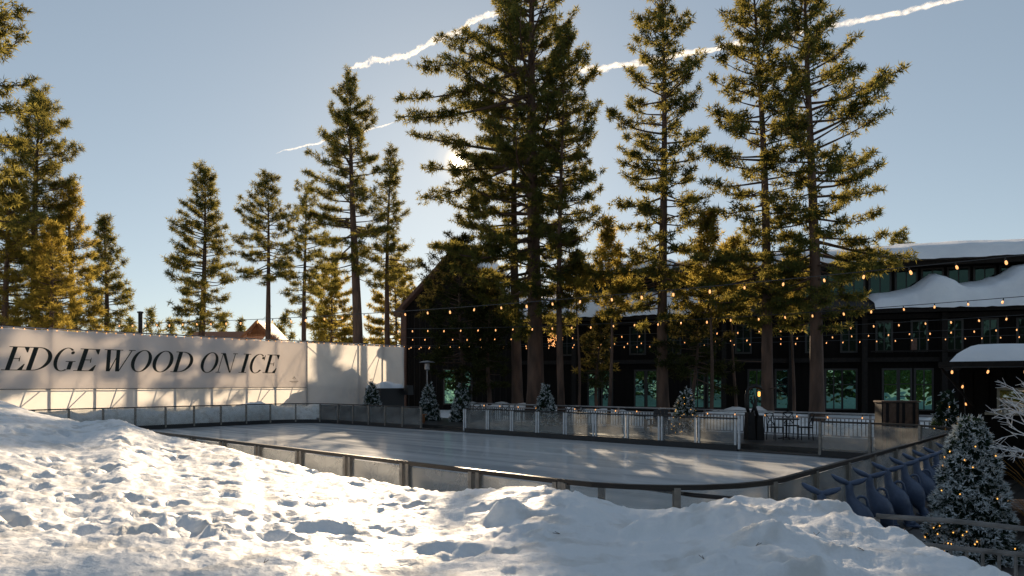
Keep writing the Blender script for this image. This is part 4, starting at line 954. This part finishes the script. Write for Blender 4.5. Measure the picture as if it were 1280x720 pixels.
# ------------------------------------------------------------------ tail-up skating aids
def whale_parts():
    parts = []
    # body: rings along a spine in the x-z plane; nose at right foot, tail up at left
    sp = [(.26, .015, .085, .10), (.235, .06, .072, .085), (.20, .12, .06, .07), (.165, .19, .10, .095), (.12, .29, .155, .14), (.075, .39, .172, .155), (.03, .49, .152, .135), (-.02, .58, .105, .10), (-.055, .66, .07, .072), (-.07, .74, .058, .055), (-.075, .82, .055, .045), (-.078, .875, .062, .04), (-.08, .91, .03, .02)]
    mb = MB(); n = 18; vs = []; fs = []
    for i, (x, z, a, b) in enumerate(sp):
        p0 = sp[max(i - 1, 0)]; p1 = sp[min(i + 1, len(sp) - 1)]; d = Vector((p1[0] - p0[0], 0, p1[1] - p0[1])).normalized(); nx = Vector((d.z, 0, -d.x))
        for j in range(n):
            t = 2 * math.pi * j / n; q = Vector((x, 0, z)) + nx * (a * math.cos(t)) + Vector((0, 1, 0)) * (b * math.sin(t)); vs.append(q)
    for i in range(len(sp) - 1):
        for j in range(n): fs.append((i * n + j, i * n + (j + 1) % n, (i + 1) * n + (j + 1) % n, (i + 1) * n + j))
    fs.append(tuple(range(n - 1, -1, -1))); fs.append(tuple((len(sp) - 1) * n + j for j in range(n))); mb.add(vs, fs)
    parts.append(("body", mb.mesh("body", M_plast, smooth=True)))
    for sx in (-1, 1):
        mb = MB(); cx = -.078; n = 12
        pts = [(cx + sx * .00, .86), (cx + sx * .05, .895), (cx + sx * .11, .92), (cx + sx * .17, .95), (cx + sx * .215, .985), (cx + sx * .235, 1.005)]
        if sx > 0: pts = [(a, .86 + (b - .86) * .72) for a, b in pts]
        mb.tube([(a, 0, b) for a, b in pts], [.035, .045, .05, .042, .028, .008], n, flat=.85)
        parts.append(("fluke", mb.mesh("fluke", M_plast, smooth=True)))
    mb = MB(); mb.tube([(.02, 0, .60), (.03, 0, .675), (.06, 0, .70), (.115, 0, .695), (.15, 0, .66), (.17, 0, .57), (.175, 0, .46)], [.02, .021, .021, .021, .021, .022, .024], 8)
    parts.append(("handle", mb.mesh("handle", M_plast, smooth=True)))
    mb = MB(); mb.box((.27, 0, .012), (.20, .30, .024)); parts.append(("runner", mb.mesh("runner", M_plast)))
    mb = MB(); mb.box((.02, 0, .11), (.05, .20, .18), 0, taper=.6); mb.box((.02, 0, .012), (.10, .34, .022)); parts.append(("rear_foot", mb.mesh("rear_foot", M_plast)))
    return parts
WP = whale_parts()
wl = ["nearest blue grey tail-up skating aid, only its tail above the snow", "second blue grey skating aid from the snow bank, handle just showing", "third blue grey skating aid from the snow bank, lower body buried behind snow", "fourth blue grey skating aid in the row, first one seen whole",
      "fifth blue grey skating aid in the row by the barrier", "sixth blue grey skating aid in the row by the barrier", "seventh blue grey skating aid, third from the big flocked fir", "eighth blue grey skating aid, next to last before the flocked fir", "last blue grey skating aid, partly behind the big flocked fir"]
for i, px in enumerate((1031, 1065, 1090, 1112, 1132, 1147, 1159, 1171, 1186)):
    u = -2.74; x, y = on_u(px + 4, u); w = thing("skating_aid", wl[i], "skating aid", (x, y, .108), "tail-up skating aids lined up along the barrier", -.25 + .06 * ((i * 5) % 3 - 1))
    for n, me in WP: place(n, me, w, (0, 0, 0))
    w.scale = (.93,) * 3

# ------------------------------------------------------------------ grey railing at the right, and its run behind the bank
def railing(label, a, b, h, step, sec=.24, name="railing", m=M_grey, pr=.016):
    a = Vector(a); b = Vector(b); L = (b - a).length; t = thing(name, label, "railing", (*a[:2], 0), "railings on the camera side")
    n = max(1, round(L / 1.5)); ang = math.atan2(b.y - a.y, b.x - a.x)
    mb = MB(); mb.tube([a, a.lerp(b, .33) + Vector((0, 0, .012)), a.lerp(b, .66) - Vector((0, 0, .01)), b], .034, 7, flat=.75); mb.build("top_rail", m, t, smooth=True)
    d = Vector((0, 0, sec)); mb = MB(); mb.tube([a - d, b - d], .026, 6); mb.build("second_rail", m, t)
    d = Vector((0, 0, h - .1)); mb = MB(); mb.tube([a - d, b - d], .022, 6); mb.build("bottom_rail", m, t)
    for k in range(n + 1):
        p = a.lerp(b, k / n); mb = MB(); mb.box((p.x, p.y, (p.z - .02) / 2), (.07, .07, p.z - .02), ang); mb.build("post", m, t)
    k = step
    while k < L:
        p = a.lerp(b, k / L); mb = MB(); mb.tube([(p.x, p.y, p.z - h + .1), (p.x, p.y, p.z - sec)], pr, 5); mb.build("picket", m, t); k += step
    return t
def atz(px, y, z): Y = (H - z) * F / (y - CY); return ((px - CX) / F * Y, Y, z)
railing("weathered grey railing with thin pickets in front of the large flocked fir", atz(1095, 645, .93), atz(1420, 672, .93), .85, .125)
railing("dark railing glimpsed under the barrier rail in the dip of the snow bank", atz(752, 606, 1.02), atz(935, 625, .98), .8, .11, m=M_rail, pr=.012, sec=.6)

# ------------------------------------------------------------------ kiosk at the right edge
kx, ky = 0.0, 0.0; KO = (9.48 + .42, 15.0 + .45); KA = R(-33)
def KW(x, y, z): return (KO[0] + x * math.cos(KA) - y * math.sin(KA), KO[1] + x * math.sin(KA) + y * math.cos(KA), z)
ks = thing("kiosk", "small dark kiosk with snow capped flat roof at the right edge", "kiosk", (*KO, 0), None, KA); ORIG[ks.name] = (0, 0, 0)
mb = MB(); mb.box((kx + 3.0, ky + 2.2, 1.28), (5.9, 3.4, 2.56)); mb.build("wall", M_side, ks)
mb = MB(); mb.box((kx + 3.0, ky + 1.6, 2.63), (6.7, 5.0, .12)); rf = mb.build("roof", M_beam, ks)
mb = MB()
def kfn(a, b):
    e = min(a * 6.5, b * 4.8, (1 - b) * 4.8, (1 - a) * 6.5); return (kx - .15 + 6.5 * a, ky - .75 + 4.8 * b, 2.692 + .30 * min(1, e / .45) ** .55 * (1 + .18 * math.sin(a * 9 + b * 4) + .1 * math.sin(b * 11)))
mb.grid(kfn, 50, 30); mb.build("roof_snow", M_roofsnow, rf, smooth=True)
for k in range(20):
    mb = MB(); mb.box((kx + .15 + k * .29, ky + .485, 1.28), (.27, .03, 2.5)); mb.build("plank", M_side, ks)
mb = MB(); mb.tube([(kx - .3, ky - .6, 2.55), (kx + .3, ky + .45, 1.7)], .03, 6); mb.build("strut", M_beam, ks)
wy = ky + .44; x0, x1, z0, z1 = kx + .75, kx + 2.6, 1.58, 2.08
mb = MB()
for c, s in (((x0, wy, (z0 + z1) / 2), (.05, .06, z1 - z0 + .1)), ((x1, wy, (z0 + z1) / 2), (.05, .06, z1 - z0 + .1)), (((x0 + x1) / 2, wy - .002, z1 + .025), (x1 - x0, .055, .05)), (((x0 + x1) / 2, wy - .002, z0 - .025), (x1 - x0 + .5, .12, .05))): mb.box(c, s)
wn = mb.build("window", M_tan, ks)
mb = MB(); mb.box(((x0 + x1) / 2, wy + .02, (z0 + z1) / 2), (x1 - x0 - .05, .02, z1 - z0)); mb.build("pane", glass_win("kiosk_glass", (.9, .85, .75), .5, 2.0, .25), wn)
mb = MB()
string("amber bulbs along the eave of the snow capped kiosk", KW(-.1, -.92, 2.57), KW(5, -.92, 2.57), .01, .62, grp=None, sc=.75)
string("three amber bulbs down the corner post of the kiosk", KW(.1, .4, 2.25), KW(.16, .4, 1.0), 0, .42, grp=None, sc=.75)

# white glittering twig tree at the right edge
def twig_tree():
    rg = np.random.default_rng(77); X, Y = 6.35, 8.0
    t = thing("twig_tree", "bare white painted twig tree reaching in from the right edge", "decorative tree", (X, Y, 0)); segs = []
    def grow(p, d, ln, r, dep):
        e = p + d * ln; segs.append((*p, r, *e, r * .72))
        if dep == 0: return
        for k in range(2 if dep > 1 else 4):
            a = rg.normal(size=3) * .42; nd = d + a; nd[0] -= .14; nd[2] -= .02 if dep < 3 else -.1; nd /= np.linalg.norm(nd); grow(p + d * ln * rg.uniform(.55, 1.0), nd, ln * rg.uniform(.6, .85), r * .68, dep - 1)
    o = np.array([0., 0, 0]); segs.append((0, 0, 0, .035, 0, 0, 1.5, .03))
    for k in range(6): 
        d = np.array([-.75 + rg.uniform(-.2, .5), rg.uniform(-.6, .5), .2 + rg.uniform(-.2, .6)]); d /= np.linalg.norm(d); grow(np.array([0, 0, 1.2 + .1 * k]), d, .34, .014, 4)
    V, Fq = tubes_np(segs, 4); link("twigs", np_mesh("twigs", V, Fq, M_twig), t)
twig_tree()
# ornamental grass tuft and lit steps at the right edge
def grass_tuft(label, x, y, z, h, seed):
    rg = np.random.default_rng(seed); t = thing("ornamental_grass", label, "plant", (x, y, z), "dry ornamental grass"); segs = []
    for k in range(90):
        a = rg.uniform(0, 6.28); o = rg.uniform(.1, .55) * h; p = np.array([rg.normal() * .05, rg.normal() * .05, 0]); e = None
        for j in range(4):
            f = (j + 1) / 4; e = np.array([math.cos(a) * o * f ** 1.6, math.sin(a) * o * f ** 1.6, h * (f - .35 * f * f * (o / h) * 1.6)]); segs.append((*p, .008 * (1 - j / 5), *e, .008 * (1 - (j + 1) / 5))); p = e
    V, Fq = tubes_np(segs, 3); link("blades", np_mesh("blades", V, Fq, M_grass), t)
grass_tuft("tuft of golden dry grass beside the big flocked fir", 8.1, 10.6, .08, 1.25, 5)
grass_tuft("smaller tuft of golden grass below, at the right picture edge", 7.0, 9.2, .08, .75, 6)
st = thing("bench_planks", "low slatted bench catching warm sun right of the big flocked fir", "bench", (8.1, 10.4, .1))
for k in range(6):
    mb = MB(); mb.box((8.3, 9.6 + .2 * k, .42), (2.2, .16, .05), -.15); mb.build("slat", M_slatw, st)
for sx in (7.5, 9.1):
    mb = MB(); mb.box((sx, 10.1, .245), (.08, 1.1, .29), -.15); mb.build("leg", M_slatw, st)

# ------------------------------------------------------------------ beyond the fabric wall: cedar gable, flue pipe
x0 = (325 - CX) / F * 70; cg = thing("cedar_pavilion", "cedar gabled pavilion top showing over the fabric wall", "pavilion", (x0, 70, 0))
zt, ze = H + (CY - 401) / F * 70, H + (CY - 421) / F * 70
for sx in (-1, 1):
    mb = MB(); mb.prism([(x0, 69, zt), (x0 + sx * 2.0, 69, ze - .5), (x0 + sx * 2.0, 69, ze - .85), (x0, 69, zt - .38)], (0, 5, 0)); mb.build("roof", M_cedar, cg)
    mb = MB(); mb.box((x0 + sx * 1.5, 69.4, (ze - .6) / 2), (.3, .3, ze - .6)); mb.build("post", M_cedar, cg)
mb = MB(); mb.box((x0, 69.3, ze + .1), (2.0, .2, .25)); mb.build("tie_beam", M_cedar, cg)
mb = MB(); mb.prism([(x0 - .9, 69.5, ze + .2), (x0 + .9, 69.5, ze + .2), (x0, 69.5, zt - .35)], (0, .1, 0)); mb.build("gable_boards", M_cedar, cg)
fa, fb = (235 - CX) / F * 72, (305 - CX) / F * 72
cf = thing("cedar_shed", "long low cedar roofed shed left of the cedar gable", "shed", ((fa + fb) / 2, 72, 0))
zr = H + (CY - 413.5) / F * 72
mb = MB(); mb.prism([(fa, 71, zr - .8), (fa, 73, zr), (fa, 75, zr - .8)], (fb - fa, 0, 0)); mb.build("roof", M_cedar, cf)
mb = MB(); mb.box(((fa + fb) / 2, 73, (zr - .8) / 2), (fb - fa - .4, 3.4, zr - .82)); mb.build("wall", M_cedar, cf)
fx_, fz_ = (175.5 - CX) / F * 55, H + (CY - 389) / F * 55
fl = thing("flue_pipe", "dark capped flue pipe rising over the fabric wall", "pipe", (fx_, 55, 0))
mb = MB(); mb.tube([(fx_, 55, 0), (fx_, 55, fz_ - .15)], .16, 10); mb.build("pipe", M_dark, fl)
mb = MB(); mb.lathe((fx_, 55, fz_ - .2), [(.15, 0), (.24, .08), (.24, .16), (.05, .2)], 12); mb.build("cap", M_dark, fl)

# ------------------------------------------------------------------ contrails
def contrail(label, pts, w, seed, dens=.9, D=1500):
    rg = np.random.default_rng(seed); k = D / F
    P3 = [np.array([(p[0] - CX) * k, D, H - (p[1] - CY) * k]) for p in pts]; n = 150; mm = 10
    V = np.zeros((n + 1, mm, 3)); cs = np.linspace(0, 1, len(P3)); arr = np.array(P3)
    for i in range(n + 1):
        q = i / n; c = np.array([np.interp(q, cs, arr[:, a]) for a in range(3)]); c[2] += k * w * 1.0 * float(fbm(np.array([q * 16.0]), np.array([seed * 3.1]), 4, seed)[0])
        r = k * w * (.5 + .8 * abs(float(fbm(np.array([q * 26.0 + 5]), np.array([seed * 1.7]), 3, seed + 3)[0]))) * min(1, q * 8 + .1) * min(1, (1 - q) * 8 + .1)
        for j in range(mm):
            a = 2 * math.pi * j / mm; b = 1 + .4 * rg.normal() * .4; V[i, j] = c + np.array([.2 * r * math.sin(a * 2), r * 1.2 * math.cos(a) * b, r * math.sin(a) * b])
    i = (np.arange(n)[:, None] * mm + np.arange(mm)[None, :]); j2 = (np.arange(n)[:, None] * mm + (np.arange(mm)[None, :] + 1) % mm)
    Fq = np.stack([i.ravel(), j2.ravel(), (j2 + mm).ravel(), (i + mm).ravel()], -1)
    o = link("contrail", np_mesh("contrail", V.reshape(-1, 3), Fq, trail_mat(dens), smooth=True)); tag(o, label, "contrail", "vapour trails in the sky"); return o
def trail_mat(dens):
    key = "vapour_%d" % int(dens * 100)
    if key in MATS: return MATS[key]
    m = bpy.data.materials.new(key); m.use_nodes = True; N, L = nodes(m); N.clear(); o = N.new("ShaderNodeOutputMaterial")
    d = N.new("ShaderNodeBsdfDiffuse"); d.inputs[0].default_value = (.95, .95, .95, 1); t = N.new("ShaderNodeBsdfTranslucent"); t.inputs[0].default_value = (.95, .95, .95, 1)
    a = N.new("ShaderNodeMixShader"); a.inputs[0].default_value = .6; L.new(d.outputs[0], a.inputs[1]); L.new(t.outputs[0], a.inputs[2])
    tr = N.new("ShaderNodeBsdfTransparent"); lw = N.new("ShaderNodeLayerWeight"); lw.inputs[0].default_value = .5
    tcn = N.new("ShaderNodeTexCoord"); n = N.new("ShaderNodeTexNoise"); n.inputs['Scale'].default_value = .06; n.inputs['Detail'].default_value = 5; L.new(tcn.outputs['Object'], n.inputs[0])
    r = N.new("ShaderNodeMapRange"); r.inputs[1].default_value = .3; r.inputs[2].default_value = .65; L.new(n.outputs[0], r.inputs[0])
    iv = N.new("ShaderNodeMath"); iv.operation = 'SUBTRACT'; iv.inputs[0].default_value = 1.0; L.new(lw.outputs['Facing'], iv.inputs[1])
    mu = N.new("ShaderNodeMath"); mu.operation = 'MULTIPLY'; pw = N.new("ShaderNodeMath"); pw.operation = 'POWER'; pw.inputs[1].default_value = 1.8; L.new(iv.outputs[0], pw.inputs[0]); L.new(pw.outputs[0], mu.inputs[0]); L.new(r.outputs[0], mu.inputs[1])
    m2 = N.new("ShaderNodeMath"); m2.operation = 'MULTIPLY'; m2.inputs[1].default_value = dens; L.new(mu.outputs[0], m2.inputs[0])
    mx = N.new("ShaderNodeMixShader"); L.new(m2.outputs[0], mx.inputs[0]); L.new(tr.outputs[0], mx.inputs[1]); L.new(a.outputs[0], mx.inputs[2]); L.new(mx.outputs[0], o.inputs[0])
    MATS[key] = m; return m
contrail("puffy white vapour trail left of the huge dense pine", [(432, 90), (470, 76), (510, 68), (556, 46), (600, 25), (640, 8)], 6.5, 2, 1.0)
contrail("long wavy vapour trail passing behind the tall right pines", [(700, 90), (728, 89), (770, 80), (830, 74), (890, 60), (970, 46), (1055, 28), (1130, 16), (1200, -3), (1260, -18)], 6.0, 5, 1.0)
contrail("short faint straight vapour trail beside the tall ragged pine", [(345, 191), (400, 178), (450, 166), (497, 152)], 2.0, 8, .6)

# ------------------------------------------------------------------ a few pine twigs on the snow
tw_pts = [(945, 684), (330, 705), (455, 690), (1080, 690), (1130, 665), (700, 668), (880, 700), (1020, 672)]
tx = np.array([(p[0] - CX) / F * 4.4 for p in tw_pts]); ty = np.array([4.4 - .0 * p[1] for p in tw_pts])
for i, (px, y) in enumerate(tw_pts):
    # walk the sight line down to the snow
    ds = np.linspace(2.6, 9, 400); zz = mound((px - CX) / F * ds, ds.copy()); ray = H - (y - CY) / F * ds; hit = np.argmax(ray < zz); Y = ds[hit]; X = (px - CX) / F * Y; Z = zz[hit]
    mb = MB(); a = random.uniform(0, 3.1)
    for k in range(2):
        b = a + random.uniform(-.4, .4); L = random.uniform(.03, .06); mb.tube([(X, Y, Z + .004), (X + math.cos(b) * L, Y + math.sin(b) * L, Z + .012 + .006 * k)], .0018, 4)
    o = mb.build("pine_twig", M_branch, loc=(X, Y, Z)); tag(o, ["tiny dark twig on the grey snow below the railing", "tiny twig at the bottom left of the sunlit snow", "tiny dark twig on the sunlit snow near the bottom", "tiny twig low on the shaded right slope of snow",
        "tiny twig near the right edge of the snow crest", "tiny twig beside the snow lump at the middle", "tiny twig on the snow at bottom centre right", "tiny twig on the shaded snow under the first skating aids"][i], "twig", "pine twigs on the snow")
